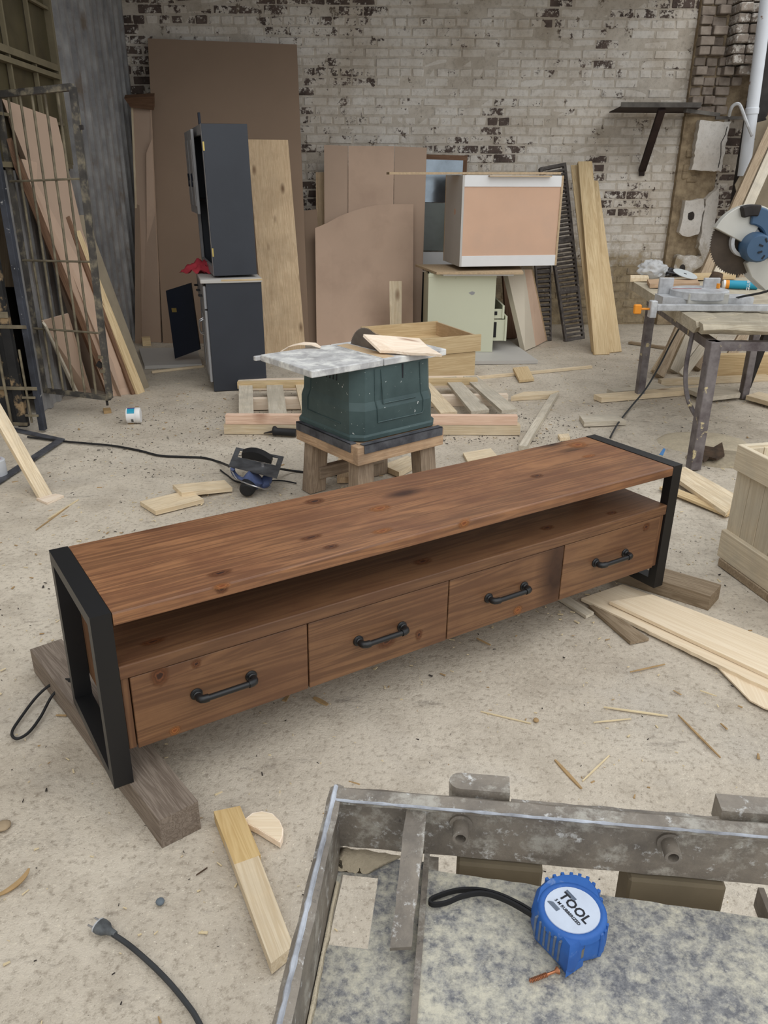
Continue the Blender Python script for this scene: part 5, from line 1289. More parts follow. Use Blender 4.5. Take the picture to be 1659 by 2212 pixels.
def make_green_cabinet():
    P = Vector((0.3745, 6.857, 0)); M = frame((P.x, P.y, .031), (1, .02, 0)); root = empty('green_cabinet', M, 'pale green cabinet turned sideways with drawers opening to the right', 'cabinet')
    W_, H, D_ = .56, .655, .58
    mb = MB(); mb.box(-.01, W_, 0, .018, 0, H, bev=.0015); mb.build('end_panel', 'green_paint', root)
    mb = MB(); mb.box(-.012, W_+.002, -.002, 0.001, H-.03, H-.004, bev=.0005); mb.build('edge_lip', 'green_paint', root)
    mb = MB(); mb.box(-.01, W_, D_-.018, D_, 0, H); mb.build('end_panel', 'green_paint', root)
    mb = MB(); mb.box(-.01, .0, .018, D_-.018, 0, H); mb.build('back_panel', 'green_paint', root)
    mb = MB(); mb.box(-.01, W_, 0.018, D_-.018, H-.018, H); mb.build('top_panel', 'green_paint', root)
    mb = MB(); mb.box(0, W_-.02, .02, D_-.02, .05, .066); mb.build('bottom_panel', 'black_paint', root)
    for z0, z1, x in ((.09, .27, .12), (.28, .36, .09)):
        mb = MB(); mb.box(W_+x-.018, W_+x, .03, D_-.03, z0, z1+.03, bev=.001); d = mb.build('drawer', 'green_paint', root)
        mb = MB(); mb.box(W_-.2, W_+x-.018, .04, .052, z0, z1); mb.build('drawer_side', 'green_paint', d)
        mb = MB(); mb.box(W_-.02, W_+.03, .036, .041, z0+.03, z1-.02); mb.build('runner', 'black_paint', d)
    mb = MB(); mb.prism([(0,0),(.03,.012),(.055,.006),(.05,-.012),(.03,-.02),(.012,-.008)], -.0005, .0005, Matrix(((1,0,0,0),(0,0,-1,0),(0,1,0,0),(0,0,0,1)))); mb.build('chip', 'grey_paint', root, Matrix.Translation((.33, -.0005, .50)))
make_green_cabinet()
flat('board_sheet', [(0.269, 7.35, 0.7109), (1.189, 7.35, 0.7148), (1.143, 6.78, 0.7091), (0.4251, 6.78, 0.7061)], .018, 'chip_edge', 'chipboard sheet on the green cabinet, the upper of two', 'sheet', 'sheets between the two cabinets')
flat('board_sheet', [(0.3298, 7.3, 0.6649), (1.02, 7.3, 0.6678), (1.067, 6.8, 0.69), (0.4844, 6.8, 0.6875)], .012, 'melamine_white', 'white-edged sheet on the green cabinet, the lower of two', 'sheet', 'sheets between the two cabinets')

def make_box_cabinet():
    P = Vector((0.6152, 6.83, 0.7421)); Q = Vector((1.433, 6.98, 0.7263)); M = frame((P.x, P.y, P.z+.002), (Q.x-P.x, Q.y-P.y, 0)); W_ = (Q-P).length+.02
    root = empty('box_cabinet', M, 'white and brown cabinet carcass turned with its brown back to the viewer', 'cabinet'); H = .70; D_ = .52
    mb = MB(); mb.box(0, .018, 0, D_, 0, H, bev=.001); s1 = mb.build('side_panel', 'melamine_grey', root)
    mb = MB(); mb.lathe([(.0, -.001), (.025, -.001), (.025, .001), (0, .001)], 16, Matrix.Rotation(R(90), 4, 'Y') , cap=False); mb.build('hole', 'hardboard', s1, Matrix.Translation((0, .20, .42)))
    mb = MB(); mb.box(W_-.018, W_, 0, D_, 0, H, bev=.001); mb.build('side_panel', 'chip_edge', root)
    mb = MB(); mb.box(.018, W_-.018, .006, .010, .05, H-.05); mb.build('back_panel', 'hardboard', root)
    for z0, z1 in ((0, .085), (H-.085, H)):
        mb = MB(); mb.box(.018, W_-.018, 0, .016, z0, z1, bev=.001); mb.build('rail', 'melamine_white', root)
    for z0 in (0.086, H-.10):
        mb = MB(); mb.box(.018, W_-.018, .016, D_, z0-.084 if z0 < .2 else z0+.084, (z0-.068 if z0 < .2 else z0+.10)); mb.build('shelf', 'melamine_grey', root)
    mb = MB(); mb.box(-.002, .02, D_, D_+.016, 0, H, bev=.001); mb.build('stile', 'chip_edge', root)
make_box_cabinet()
beam('long_board', (0.0199, 6.95, 1.446), (1.416, 7.1, 1.452), .22, .018, 'chip_edge', None, 'long thin board lying on top of the brown-backed cabinet', 'board')
beam('long_board', (0.8158, 6.9, 1.434), (1.329, 7, 1.434), .15, .009, 'pine_knotty', None, 'short thin board under the long one on the brown-backed cabinet', 'board')

def make_mirror():
    root = empty('framed_mirror', None, 'brown framed mirror door standing behind the brown-backed cabinet', 'mirror')
    tl, tr, bl, br = Vector((0.3479, 8.24, 1.626)), Vector((0.7793, 8.24, 1.616)), Vector((0.27, 8.213, 0)), Vector((0.7561, 8.225, 0))
    def q(u0, u1, v0, v1): return [bl.lerp(br, u).lerp(tl.lerp(tr, u), v) for u, v in ((u0, v0), (u1, v0), (u1, v1), (u0, v1))]
    for nm, a in (('frame', (0, 1, .973, 1)), ('frame', (0, 1, 0, .03)), ('frame', (0, .09, .03, .973)), ('frame', (.91, 1, .03, .973))): slab(nm, *q(*a), .03, 'brown_board', root)
    p = slab('glass', *q(.09, .91, .74, .973), .008, 'mirror_glass', root)
    slab('inner_panel', *q(.09, .91, .465, .736), .012, 'grey_glass', root); slab('white_shelf', *q(.09, .91, .357, .457), .012, 'melamine_white', root); slab('inner_panel', *q(.09, .91, .03, .354), .012, 'black_paint', root)
    h = slab('latch', *q(.22, .30, .60, .66), .02, 'brass', root)
make_mirror()

def make_grate(label, bl, br, tr, tl, n, nm='iron_grate'):
    bl, br, tr, tl = map(Vector, (bl, br, tr, tl)); root = empty(nm, Matrix.Translation((bl+br)/2), label, 'grate', 'cast iron grates at the back wall')
    def q(u0, u1, v0, v1): return [bl.lerp(br, u).lerp(tl.lerp(tr, u), v) for u, v in ((u0, v0), (u1, v0), (u1, v1), (u0, v1))]
    slab('side_rail', *q(0, .10, 0, 1), .035, 'cast_iron', root); slab('side_rail', *q(.90, 1, 0, 1), .035, 'cast_iron', root)
    for i in range(n):
        v = (i+.25)/n; slab('bar', *q(.10, .90, v, v+.50/n), .022, 'cast_iron', root, bev=.0)
    for v in (0, .28, .56, .985): slab('cross_rail', *q(.02, .98, v, v+.016), .034, 'cast_iron', root)
    return root
make_grate('large leaning iron grate left of the yellow planks', (1.711, 7.51, 0), (1.933, 7.676, 0), (1.73, 8.28, 1.56), (1.481, 8.28, 1.514), 42)
make_grate('smaller iron grate behind the tilted cream panel', (1.473, 7.55, 0), (1.592, 7.575, 0), (1.611, 8.2, 1.068), (1.432, 8.2, 1.05), 26)

stand('yellow_plank', ((1.845, 7.045, 0), (1.893, 7.006, 0), (1.858, 8.15, 1.539), (1.749, 8.15, 1.534)), .045, 'pine_yellow', 'leftmost and rearmost of the three tall yellow planks', 'plank', 'tall yellow planks at the back wall')
stand('yellow_plank', ((1.841, 6.926, 0), (1.98, 6.949, 0), (1.934, 8.1, 1.57), (1.804, 8.1, 1.566)), .040, 'pine_yellow', 'front and tallest of the three tall yellow planks', 'plank', 'tall yellow planks at the back wall')
stand('yellow_plank', ((1.975, 7.008, 0), (2.12, 7.071, 0), (2.029, 8.18, 1.402), (1.914, 8.18, 1.402)), .040, 'pine_yellow', 'rightmost of the three tall yellow planks', 'plank', 'tall yellow planks at the back wall')
def make_cream_panel():
    root = empty('cream_panel', None, 'cream and brown panel tilted against the green cabinet', 'panel')
    A, B, C_ = Vector((1.255, 7.072, 0)), Vector((1.387, 7.283, 0)), Vector((1.535, 7.551, 0)); a, b, c = Vector((1.055, 7.15, 0.6917)), Vector((1.224, 7.22, 0.685)), Vector((1.299, 7.3, 0.6769))
    slab('panel', A, B, b, a, .05, 'melamine_cream', root); slab('side', B, C_, c, b, .05, 'mdf_light', root); slab('edge', C_, C_ + Vector((.012, 0, 0)), c + Vector((.012, 0, 0)), c, .05, 'chip_edge', root)
make_cream_panel()
beam('brown_post', (1.208, 7.636, 0), (1.151, 7.9, 0.7065), .10, .04, 'brown_board', None, 'dark red-brown post behind the drawers of the green cabinet', 'post')

# wall shelf on a strut
def make_shelf():
    root = empty('wall_shelf', None, 'dark steel shelf on a slanting strut fixed to the white brick wall', 'shelf')
    a, b, c, d = [Vector(p) for p in ((2.14, 8.472, 1.938), (2.925, 8.496, 1.923), (2.774, 7.8, 1.972), (2.067, 7.8, 1.98))]
    z = (a.z + b.z)/2 + .0; 
    mb = MB(); lo = [Vector((p.x, p.y, 2.0)) for p in (d, c, b, a)]; mb.hexa(lo + [p + Vector((0, 0, .008)) for p in lo]); mb.build('plate', 'shelf_rust', root)
    beam('lip', (d.x, d.y, 2.0), (c.x, c.y, 2.0), .006, .04, 'shelf_steel', root, bev=.001)
    p0 = Vector((2.519, 8.476, 1.503)); p1 = Vector((2.44, 7.84, 1.966)); beam('strut', p0, (p1.x, p1.y, 1.998), .065, .03, 'shelf_rust', root, up=(0, -1, 0), bev=.002)
    beam('foot', (2.522, 8.476, 1.444), (2.523, 8.476, 1.503), .05, .02, 'shelf_rust', root, up=(0, -1, 0), bev=.001)
    beam('arm', (c.x-.12, c.y+.05, 1.965), (3.053, 8.1, 1.947), .03, .03, 'shelf_steel', root); beam('arm', (3.02, 8.08, 1.923), (3.321, 8.04, 1.922), .03, .025, 'shelf_steel', root)
make_shelf()

# right-hand end: post, pipe, sheets and leaning timbers
beam('steel_post', (3.45, 8.30, 0.0), (3.45, 8.30, 3.05), .16, .13, 'dark_steel', None, None, None, up=(0, -1, 0), kind='structure'); bpy.data.objects['steel_post'].name = 'trim_1'
tag(bpy.data.objects['trim_1'], 'dark steel post right of the broken brick pier', None, None, 'structure')
mb = MB(); a, b = Vector((3.281, 8.02, 2.948)), Vector((3.34, 8.02, 1.448)); mb.tube([a, a.lerp(b, .62), a.lerp(b, .625), a.lerp(b, .655), a.lerp(b, .66), b], [.054, .054, .060, .060, .054, .054], 18)
o = mb.build('down_pipe', 'pipe_white', None, None, smooth=True); tag(o, 'white rust-specked pipe at the right edge of the wall', 'pipe')
slab('rust_sheet', (3.506, 8.25, 1.919), (4.017, 8.25, 1.921), (3.866, 8.25, 2.993), (3.392, 8.25, 2.991), .01, 'rust_sheet', None, 'rust-brown metal sheet right of the white pipe', 'sheet')
slab('torn_sheet', (3.35, 8.02, 0.9588), (4.111, 8.02, 0.9619), (3.887, 8.02, 1.991), (3.233, 8.02, 1.988), .012, 'slag_board', None, 'torn dark sheet at the right edge behind the slanting timbers', 'sheet', poly=[(0,0),(1,0),(1,1),(.4,1),(.33,.95),(.34,.93),(.15,.90),(.12,.80),(.20,.78),(.05,.62),(.08,.55),(-.04,.40),(.03,.25)])
cord('hose', [(3.13, 8.05, 1.952), (3.115, 8, 1.994), (3.126, 7.98, 2.03), (3.157, 7.96, 2.043), (3.187, 7.95, 2.013), (3.245, 7.93, 1.9), (3.318, 7.92, 1.78)], .015, 'cast_alu', 'grey bent hose hooked over the white pipe', 'hose')

TIM = 'timbers leaning behind the bench'
def timber(p0, p1, w, h, mat, label): beam('leaning_timber', p0, p1, w, h, mat, None, label, 'timber', TIM, up=(0, -1, .3), bev=.003)
timber((2.115, 6.07, 0), (3.499, 7.95, 1.925), .075, .05, 'brown_block', 'longest slanting timber, crossing the white plaster beside the mitre saw')
timber((2.291, 6.23, 0), (3.612, 7.95, 1.948), .085, .04, 'pine_grey', 'slanting timber right of the longest one behind the mitre saw')
timber((2.504, 6.331, 0), (3.733, 7.9, 1.489), .06, .05, 'brown_block', 'slanting timber at the right edge behind the mitre saw guard')
timber((2.285, 6.394, 0), (2.727, 6.6, 0.62), .06, .03, 'pine_pale', 'short pale timber crossing the longest one under the bench')
timber((2.325, 6.136, 0), (2.846, 6.5, 0.5613), .07, .03, 'pine_grey', 'flat grey timber under the bench left of its front leg')
timber((2.677, 6.237, 0), (3.24, 7, 0.4163), .08, .03, 'brown_block', 'slanting timber under the bench right of its front leg')
timber((2.881, 6.339, 0), (3.456, 7, 0.3384), .09, .03, 'pine_grey', 'broad grey timber under the bench beside the rear right leg')
timber((2.135, 6.227, 0), (2.438, 6.5, 0.3772), .05, .045, 'pine_pale', 'pale square batten at the left of the timbers under the bench')

# ================================================================== GATES AND BOARDS AT LEFT
def make_gate():
    bl, br, tr, tl = [Vector(p) for p in ((-2.24, 5.1, 0.1294), (-1.763, 4.95, 0.1183), (-1.735, 4.95, 1.884), (-2.227, 5.1, 1.856))]
    root = empty('bar_gate', Matrix.Translation((bl+br)/2), 'rusty steel bar gate leaf hanging open at left', 'gate')
    def q(u, v): return bl.lerp(br, u).lerp(tl.lerp(tr, u), v)
    for a, b, w in ((q(0,0), q(1,0), .03), (q(0,1), q(1,1), .035), (q(1,0), q(1,1), .035), (q(0,0), q(0,1), .03)):
        beam('frame_bar', a, b, w, w, 'gate_steel', root, up=(0, -1, .05), z0=-w/2, bev=.002)
    for u in (.14, .30, .46, .63, .80):
        mb = MB(); P = [q(u + .006*noise.noise(Vector((u*30, i*.9, 0))), i/8) for i in range(9)]; mb.tube([root.matrix_world.inverted() @ p for p in P], .0075, 6); mb.build('rod', 'gate_rod', root, smooth=True)
    for v in (.235, .475, .735):
        mb = MB(); mb.tube([root.matrix_world.inverted() @ (q(u/4, v) + Vector((0, -.012, 0))) for u in range(5)], .007, 6); mb.build('cross_rod', 'gate_rod', root, smooth=True)
    for v in (.10, .15):
        beam('lock_tab', q(.93, v), q(1.0, v), .02, .012, 'gate_rod', root, up=(0, -1, 0), z0=.01)
    beam('lock_box', q(.90, .115), q(.94, .13), .035, .02, 'dark_steel', root, up=(0, -1, 0)); beam('hasp', q(1.0, .885), q(1.08, .885), .025, .012, 'dark_steel', root, up=(0, -1, 0))
    mb = MB(); p = root.matrix_world.inverted() @ q(.95, 0); mb.cyl(p, p + Vector((0, 0, -.05)), .008, 8); mb.build('drop_bolt', 'dark_steel', root)
make_gate()

def make_front_gate():
    x0, y0 = -2.055, 4.61
    root = empty('sheet_gate', rotz((x0, y0, 0), -3), 'dark sheet-metal gate leaf with bars at the left edge', 'gate'); H = 1.9
    def post(x, w, mat='gate_post', z0=.0, z1=H): 
        mb = MB(); mb.box(x-w, x, -.02, .02, z0, z1, bev=.002); mb.build('post', mat, root)
    post(0, .035, z0=.01); post(-.105, .055, 'black_sheet', z0=.03)
    mb = MB(); mb.box(-.75, -.158, -.004, .002, .05, 1.15); mb.build('sheet', 'black_sheet', root)
    mb = MB(); mb.box(-.75, -.158, -.004, .002, 1.2, 1.75); mb.build('sheet', 'black_sheet', root)
    for z in (.04, .26, .62, .68, 1.15):
        mb = MB(); mb.box(-.75, -.002 if z in (.26, .62) else -.10, -.026, -.014, z, z+(.02 if z != .68 else .035), bev=.002); mb.build('cross_bar', 'gate_rod', root)
    for x in (-.19, -.30, -.41, -.52, -.63):
        mb = MB(); mb.tube([(x+.004*noise.noise(Vector((x*20, i, 0))), -.034, .04 + 1.7*i/8) for i in range(9)], .008, 6); mb.build('rod', 'gate_rod', root, smooth=True)
    mb = MB(); mb.tube([(-.07, -.02, .06), (-.07, -.02, .50)], .007, 6); mb.build('drop_bolt', 'gate_rod', root)
    for z in (.10, .21):
        mb = MB(); mb.box(-.10, -.02, -.03, -.018, z, z+.012); mb.build('bolt_guide', 'gate_rod', root)
make_front_gate()

PG = 'boards leaning behind the bar gate'
def lean(pts, t, mat, label): return slab('leaning_board', *pts, t, mat, None, label, 'board', PG)
lean(((-2.151, 5.676, 0), (-1.852, 5.431, 0), (-2.1, 5.62, 1.766), (-2.238, 5.18, 1.843)), .012, 'mdf', 'largest brown sheet leaning behind the bar gate')
lean(((-1.936, 5.43, 0), (-1.787, 5.522, 0), (-2.09, 5.58, 1.473), (-2.173, 5.16, 1.523)), .012, 'mdf_light', 'lighter brown sheet leaning in front of the largest one behind the gate')
lean(((-1.807, 5.521, 0), (-1.73, 5.71, 0), (-2.008, 5.66, 1.189), (-2.084, 5.48, 1.191)), .014, 'slag_board', 'grey-brown board at the right end of the leaning stack')
lean(((-1.754, 5.496, 0), (-1.726, 5.575, 0), (-2.012, 5.52, 1.1), (-2.031, 5.46, 1.095)), .018, 'pine_yellow', 'yellow lath lying over the leaning stack behind the gate')
lean(((-1.789, 5.483, 0), (-1.761, 5.522, 0), (-2.042, 5.45, 1.192), (-2.057, 5.42, 1.182)), .02, 'brown_board', 'red-brown lath beside the yellow lath in the leaning stack')
lean(((-1.983, 5.492, 0), (-1.934, 5.442, 0), (-2.19, 5.08, 1.479), (-2.207, 5.08, 1.627)), .03, 'brown_board', 'red-brown strip along the left edge of the leaning stack')
lean(((-2.186, 5.489, 0), (-2.09, 5.517, 0), (-2.069, 5.26, 0.5988), (-2.144, 5.02, 0.591)), .012, 'mdf', 'short brown panel low behind the bar gate')
lean(((-2.165, 5.413, 0), (-2.142, 5.413, 0), (-2.124, 5, 0.5602), (-2.14, 5, 0.5859)), .015, 'pine_grey', 'pale strip in front of the short brown panel')
slab('shelf_unit', (-2.481, 5.25, 0.7686), (-2.302, 5.25, 0.7693), (-2.277, 5.3, 1.236), (-2.41, 5.3, 1.268), .03, 'brown_block', None, 'dull brown board behind the sheet-metal gate', 'board')

# ================================================================== WORKBENCH AT RIGHT
def make_bench():
    F, Bk, Br = Vector((1.658, 3.998, 0)), Vector((1.797, 5.455, 0)), Vector((2.538, 5.467, 0)); Fr = F + (Br - Bk)
    root = empty('workbench', Matrix.Translation((F.x, F.y, 0)), 'workbench of welded steel with a rough dusty timber top at right', 'workbench')
    for p in (F, Bk, Br, Fr):
        H = .68; mb = MB(); s_ = .030 if p is F else .026
        mb.box(-s_, s_, -s_, s_, 0, H, bev=.003); mb.build('leg', 'bench_steel', root, Matrix.Translation((p.x-F.x, p.y-F.y, 0)) @ Matrix.Rotation(R(8), 4, 'Z'))
    for a, b in ((F, Fr), (Bk, Br), (F, Bk), (Fr, Br)): beam('frame_rail', (a.x, a.y, .635), (b.x, b.y, .635), .05, .045, 'bench_steel', root)
    mb = MB(); P = smooth_path([(-.03, .22, .68), (-.06, .16, .5), (-.05, .10, .36), (-.01, .03, .27)], 5); mb.tube(P, .012, 6); mb.build('brace', 'bench_steel', root, smooth=True)
    # rough slabs
    pts = [(1.74, 5.824, 0.765), (3.056, 6.097, 0.765), (2.396, 4.717, 0.765), (1.578, 4.079, 0.765)]
    P = [Vector(p) for p in pts]
    mb = MB(); n = 14
    far = [P[0].lerp(P[1], i/n) for i in range(n+1)]; near = [P[3].lerp(P[2], i/n) for i in range(n+1)]
    rings = []
    for a, b in zip(far, near): rings.append([a - F, b - F, b - F + Vector((.0, -.03, -.03)), b - F + Vector((0, .0, -.062)), a - F + Vector((0, 0, -.062))])
    mb.loft(rings); mb.jitter(.010, 5, 6); mb.build('top_slab', 'bench_slab', root, bevel=.004)
    P = [Vector(p) for p in ((1.612, 4.211, 0.762), (2.452, 4.832, 0.762), (2.029, 3.947, 0.762), (1.597, 4.015, 0.762))]
    mb = MB(); rings = []
    for i in range(n+1):
        a, b = P[0].lerp(P[1], i/n), P[3].lerp(P[2], i/n); rings.append([a - F, b - F, b - F + Vector((0, -.02, -.025)), b - F + Vector((0, .01, -.05)), a - F + Vector((0, 0, -.05))])
    mb.loft(rings); mb.jitter(.010, 8, 7); mb.build('top_slab', 'bench_slab', root, bevel=.004)
make_bench()

def make_mitre_saw():
    c = Vector((1.809, 4.22, 1.139)); base = Vector((1.947, 4.481, 0.78)); root = empty('mitre_saw', Matrix.Translation((c.x, base.y, .770)), 'blue and silver mitre saw with its big blade raised on the workbench', 'mitre saw')
    zc = c.z - .770; yc = c.y - base.y
    FV = Matrix(((1,0,0,0),(0,0,-1,0),(0,1,0,0),(0,0,0,1)))          # local (x, up) face towards the viewer
    def face(name, mat, poly, y0, y1, bev=.0, smooth=False):
        mb = MB(); mb.prism(poly, -y1, -y0, FV); return mb.build(name, mat, root, Matrix.Translation((0, yc, zc)), bevel=bev)
    n = 80; prof = []
    for i in range(n):
        for r_, t in ((.160, 0), (.166, .3), (.157, .5)): a = 2*math.pi*(i+t)/n; prof.append((r_*math.cos(a), r_*math.sin(a)))
    face('blade', 'rust_blade', prof, 0, .003)
    def arc(r0, r1, a0, a1, m=16): 
        return [(r1*math.cos(R(a0+(a1-a0)*i/m)), r1*math.sin(R(a0+(a1-a0)*i/m))) for i in range(m+1)] + [(r0*math.cos(R(a1-(a1-a0)*i/m)), r0*math.sin(R(a1-(a1-a0)*i/m))) for i in range(m+1)]
    face('blade_guard', 'alu_guard', [(.0, -.02)] + arc(.04, .178, 60, 158)[0:17] + [(-.02, .0)], -.05, -.004, .003)
    face('upper_guard', 'saw_blue', arc(.085, .170, -28, 92), -.07, -.015, .006)
    face('handle', 'dark_steel', arc(.125, .178, 80, 112), -.085, -.03, .006)
    face('arm', 'alu_guard', [(.02,-.10), (.09,-.04), (.16,-.05), (.19,-.20), (.15,-.24), (.06,-.17)], -.04, .06, .004)
    mb = MB(); mb.lathe([(.070, 0), (.072, .04), (.066, .055), (.066, .13), (.058, .145), (.0, .147)], 24, Matrix.Rotation(R(90), 4, 'X'), cap=False); mb.build('motor', 'saw_blue', root, Matrix.Translation((.045, yc-.02, zc-.02)) @ Matrix.Rotation(R(-10), 4, 'Z'), smooth=True)
    mb = MB(); mb.lathe([(.075, 0), (.075, .03), (.06, .034)], 24, Matrix.Rotation(R(90), 4, 'X'), cap=False); mb.build('gear_case', 'cast_alu', root, Matrix.Translation((.0, yc-.012, zc+.005)), smooth=True)
    for k in range(9):
        a = k*2*math.pi/9; mb = MB(); mb.box(-.010, .010, -.003, .003, -.004, .004); mb.build('vent', 'print_dark', root, Matrix.Translation((.045+.045*math.cos(a)+.02, yc-.166, zc-.02+.045*math.sin(a))) @ Matrix.Rotation(-a, 4, 'Y'))
    # pivot, turntable, base and fences
    mb = MB(); mb.tube([(.06, .16, .05), (.06, .16, .12), (.075, .17, .17)], [.05, .042, .030], 12); mb.build('pivot', 'bark_brown', root, smooth=True)
    mb = MB(); mb.lathe([(.15, .05), (.155, .055), (.155, .092), (.148, .098), (0, .098)], 32, cap=False); mb.build('turntable', 'cast_alu', root, Matrix.Translation((-.06, .05, 0)), smooth=True)
    mb = MB(); mb.box(-.16, .0, -.004, .004, .0985, .0995); mb.build('kerf_strip', 'red_plastic', root, Matrix.Translation((-.05, .05, 0)))
    mb = MB(); mb.prism([(-.28,-.02), (-.20,-.05), (.14,-.05), (.22,-.02), (.22,.12), (-.28,.12)], .012, .062); mb.build('base_casting', 'cast_alu', root, bevel=.004)
    mb = MB(); mb.box(-.16, .06, -.075, -.04, .012, .088, bev=.004); fr = mb.build('front_block', 'alu_guard', root)
    for x in (-.11, -.02):
        mb = MB(); mb.lathe([(0, .001), (.008, .001), (.008, -.003)], 12, Matrix.Rotation(R(90), 4, 'X'), cap=False); mb.build('hole', 'print_dark', fr, Matrix.Translation((x, -.0755, .062)))
    for x0, x1 in ((-.27, -.19), (-.02, .07)):
        mb = MB(); mb.box(x0, x1, .10, .12, .06, .15, bev=.003); mb.build('fence', 'cast_alu', root)
    mb = MB(); mb.box(-.34, .30, -.125, -.085, .002, .036, bev=.003); ext = mb.build('extension_bar', 'cast_alu', root)
    mb = MB(); mb.box(-.375, -.34, -.13, -.08, -.035, .055, bev=.004); mb.build('clamp', 'cast_alu', root)
    mb = MB(); mb.cyl((-.375, -.105, .01), (-.42, -.105, .01), .006, 8); mb.box(-.46, -.42, -.118, -.092, -.016, .034, bev=.005); mb.build('clamp_knob', 'orange_plastic', root)
    mb = MB(); mb.cyl((.045, .06, .10), (.045, .06, .125), .010, 10); mb.build('fence_knob', 'orange_plastic', root)
    mb = MB(); mb.tube(smooth_path([(.12, yc-.10, zc-.06), (.12, yc-.12, zc-.15), (.125, yc-.13, .15), (.12, -.03, .06), (.10, -.04, .03)], 6), .006, 8); mb.build('power_cord', 'cord_grey', root, smooth=True)
make_mitre_saw()

def make_glue():
    a, b = Vector((2.211, 5.344, 0.8)), Vector((2.386, 5.303, 0.8)); r = .027; M = frame((a.x, a.y, .767+r), b-a); L = (b-a).length + .03
    root = empty('glue_cartridge', M, 'blue glue cartridge with orange cap lying behind the mitre saw', 'cartridge'); Rm = Matrix.Rotation(R(90), 4, 'Y')
    mb = MB(); mb.lathe([(r, .035), (r, L)], 20, Rm); t = mb.build('tube', 'plastic_cyan', root, smooth=True)
    mb = MB(); mb.lathe([(r*1.01, .014), (r*1.01, .036)], 20, Rm); mb.build('band', 'orange_plastic', root, smooth=True)
    mb = MB(); mb.lathe([(r, 0), (r*1.03, .004), (r*1.0, .015)], 20, Rm); mb.build('rim', 'plastic_white', root, smooth=True)
    obj('lettering', text_mesh('GLUE', .028, .0003, bold=.0006), 'plastic_white', t, Matrix.Translation((L*.72, -r-.0005, 0)) @ Matrix.Rotation(R(90), 4, 'X') @ Matrix.Rotation(R(90), 4, 'Z'))
make_glue()
def blob(name, pts_c, size, mat, label, cat, seed, z, amp=.35):
    bm = bmesh.new(); bmesh.ops.create_icosphere(bm, subdivisions=4, radius=1)
    for v in bm.verts:
        d = 1 + amp*noise.noise(v.co*2.2 + Vector((seed, 0, 0))) + amp*.5*noise.noise(v.co*6 + Vector((0, seed, 0)))
        v.co = Vector((v.co.x*size[0]*d, v.co.y*size[1]*d, max(-.85, v.co.z*d)*size[2]))
    me = bpy.data.meshes.new(name); bm.to_mesh(me); bm.free()
    o = obj(name, me, mat, None, Matrix.Translation((pts_c[0], pts_c[1], z + size[2]*.85)), True, 60); return tag(o, label, cat)
blob('plastic_bag', (1.922, 5.916, 0.8), (.10, .09, .065), 'bag_clear', 'crumpled clear plastic bag at the far end of the workbench', 'bag', 3, .767)
blob('plastic_bag', (2.099, 6, 0.785), (.11, .09, .03), 'bag_black', 'crumpled black plastic bag in front of the clear one', 'bag', 9, .769)
mb = MB(); mb.lathe([(.012, 0), (.085, 0), (.085, .003), (.012, .003)], 32, cap=False)
o = mb.build('glass_disc', 'pale_disc', None, Matrix.Translation((2.071, 5.666, 0.822)) @ Matrix.Rotation(R(12), 4, 'Y') @ Matrix.Rotation(R(14), 4, 'X'), smooth=True); tag(o, 'pale round disc lying on the black bag on the workbench', 'disc')
flat('bench_board', [(1.8, 5.622, 0.792), (2.154, 5.662, 0.792), (2.083, 5.405, 0.792), (1.734, 5.345, 0.792)], .024, 'stool_wood', 'brown board on the workbench in front of the bags', 'offcut', 'offcuts on the workbench')
flat('bench_board', [(1.755, 5.867, 0.792), (1.882, 5.872, 0.792), (1.838, 5.704, 0.792), (1.7, 5.672, 0.792)], .024, 'pine_pale', 'pale short board at the far left corner of the workbench', 'offcut', 'offcuts on the workbench')
flat('bench_board', [(2.199, 5.927, 0.8), (2.556, 6, 0.8), (2.479, 5.794, 0.8), (2.16, 5.727, 0.8)], .026, 'pine_yellow', 'yellow lath on the workbench behind the mitre saw', 'offcut', 'offcuts on the workbench')
beam('bench_chip', (1.73, 4.589, 0.768), (1.89, 4.868, 0.768), .02, .018, 'pine_pale', None, 'small pale chip of wood on the workbench left of the mitre saw base', 'offcut', 'offcuts on the workbench')

# under and in front of the bench
FL = 'planks lying under the workbench'
def fl(a, b, w, h, mat, label, z=0.0): beam('floor_plank', a, b, w, h, mat, None, label, 'plank', FL, bev=.003)
fl((1.483, 5.375, 0), (2.325, 5.645, 0), .10, .035, 'pine_pale', 'long pale plank under the far left leg of the workbench')
fl((1.62, 5.554, 0), (1.947, 5.666, 0), .09, .03, 'pine_grey', 'short grey plank just behind the long pale plank')
fl((2.061, 5.834, 0), (2.935, 5.995, 0), .05, .045, 'pine_pale', 'straight pale batten farthest back under the workbench')
flat('floor_plank', [(2.15, 5.553, 0.05), (2.539, 5.614, 0.05), (2.494, 5.422, 0.045), (2.228, 5.317, 0.045)], .03, 'pine_grey', 'wide grey board lying under the middle of the workbench', 'plank', FL)
flat('floor_plank', [(2.521, 5.391, 0.04), (2.657, 5.496, 0.04), (2.801, 5.248, 0.04), (2.701, 5.039, 0.04)], .03, 'pine_pale', 'pale plank at the right edge under the workbench', 'plank', FL)
flat('floor_plank', [(1.805, 5.749, 0.02), (2.029, 5.896, 0.02), (2.092, 5.644, 0.02), (1.875, 5.508, 0.02)], .02, 'pine_grey', 'broken grey board left of the workbench brace', 'plank', FL)
slab('edge_board', (2.569, 6.109, 0), (3.316, 6.154, 0), (3.223, 6.05, 0.1967), (2.51, 6.05, 0.1793), .03, 'pine_yellow', None, 'yellow board standing on edge behind the workbench legs', 'board')
beam('steel_offcut', (2.694, 5.761, 0), (2.706, 5.6, 0.4954), .05, .04, 'dark_steel', None, 'dark steel bar leaning under the right end of the workbench', 'bar')
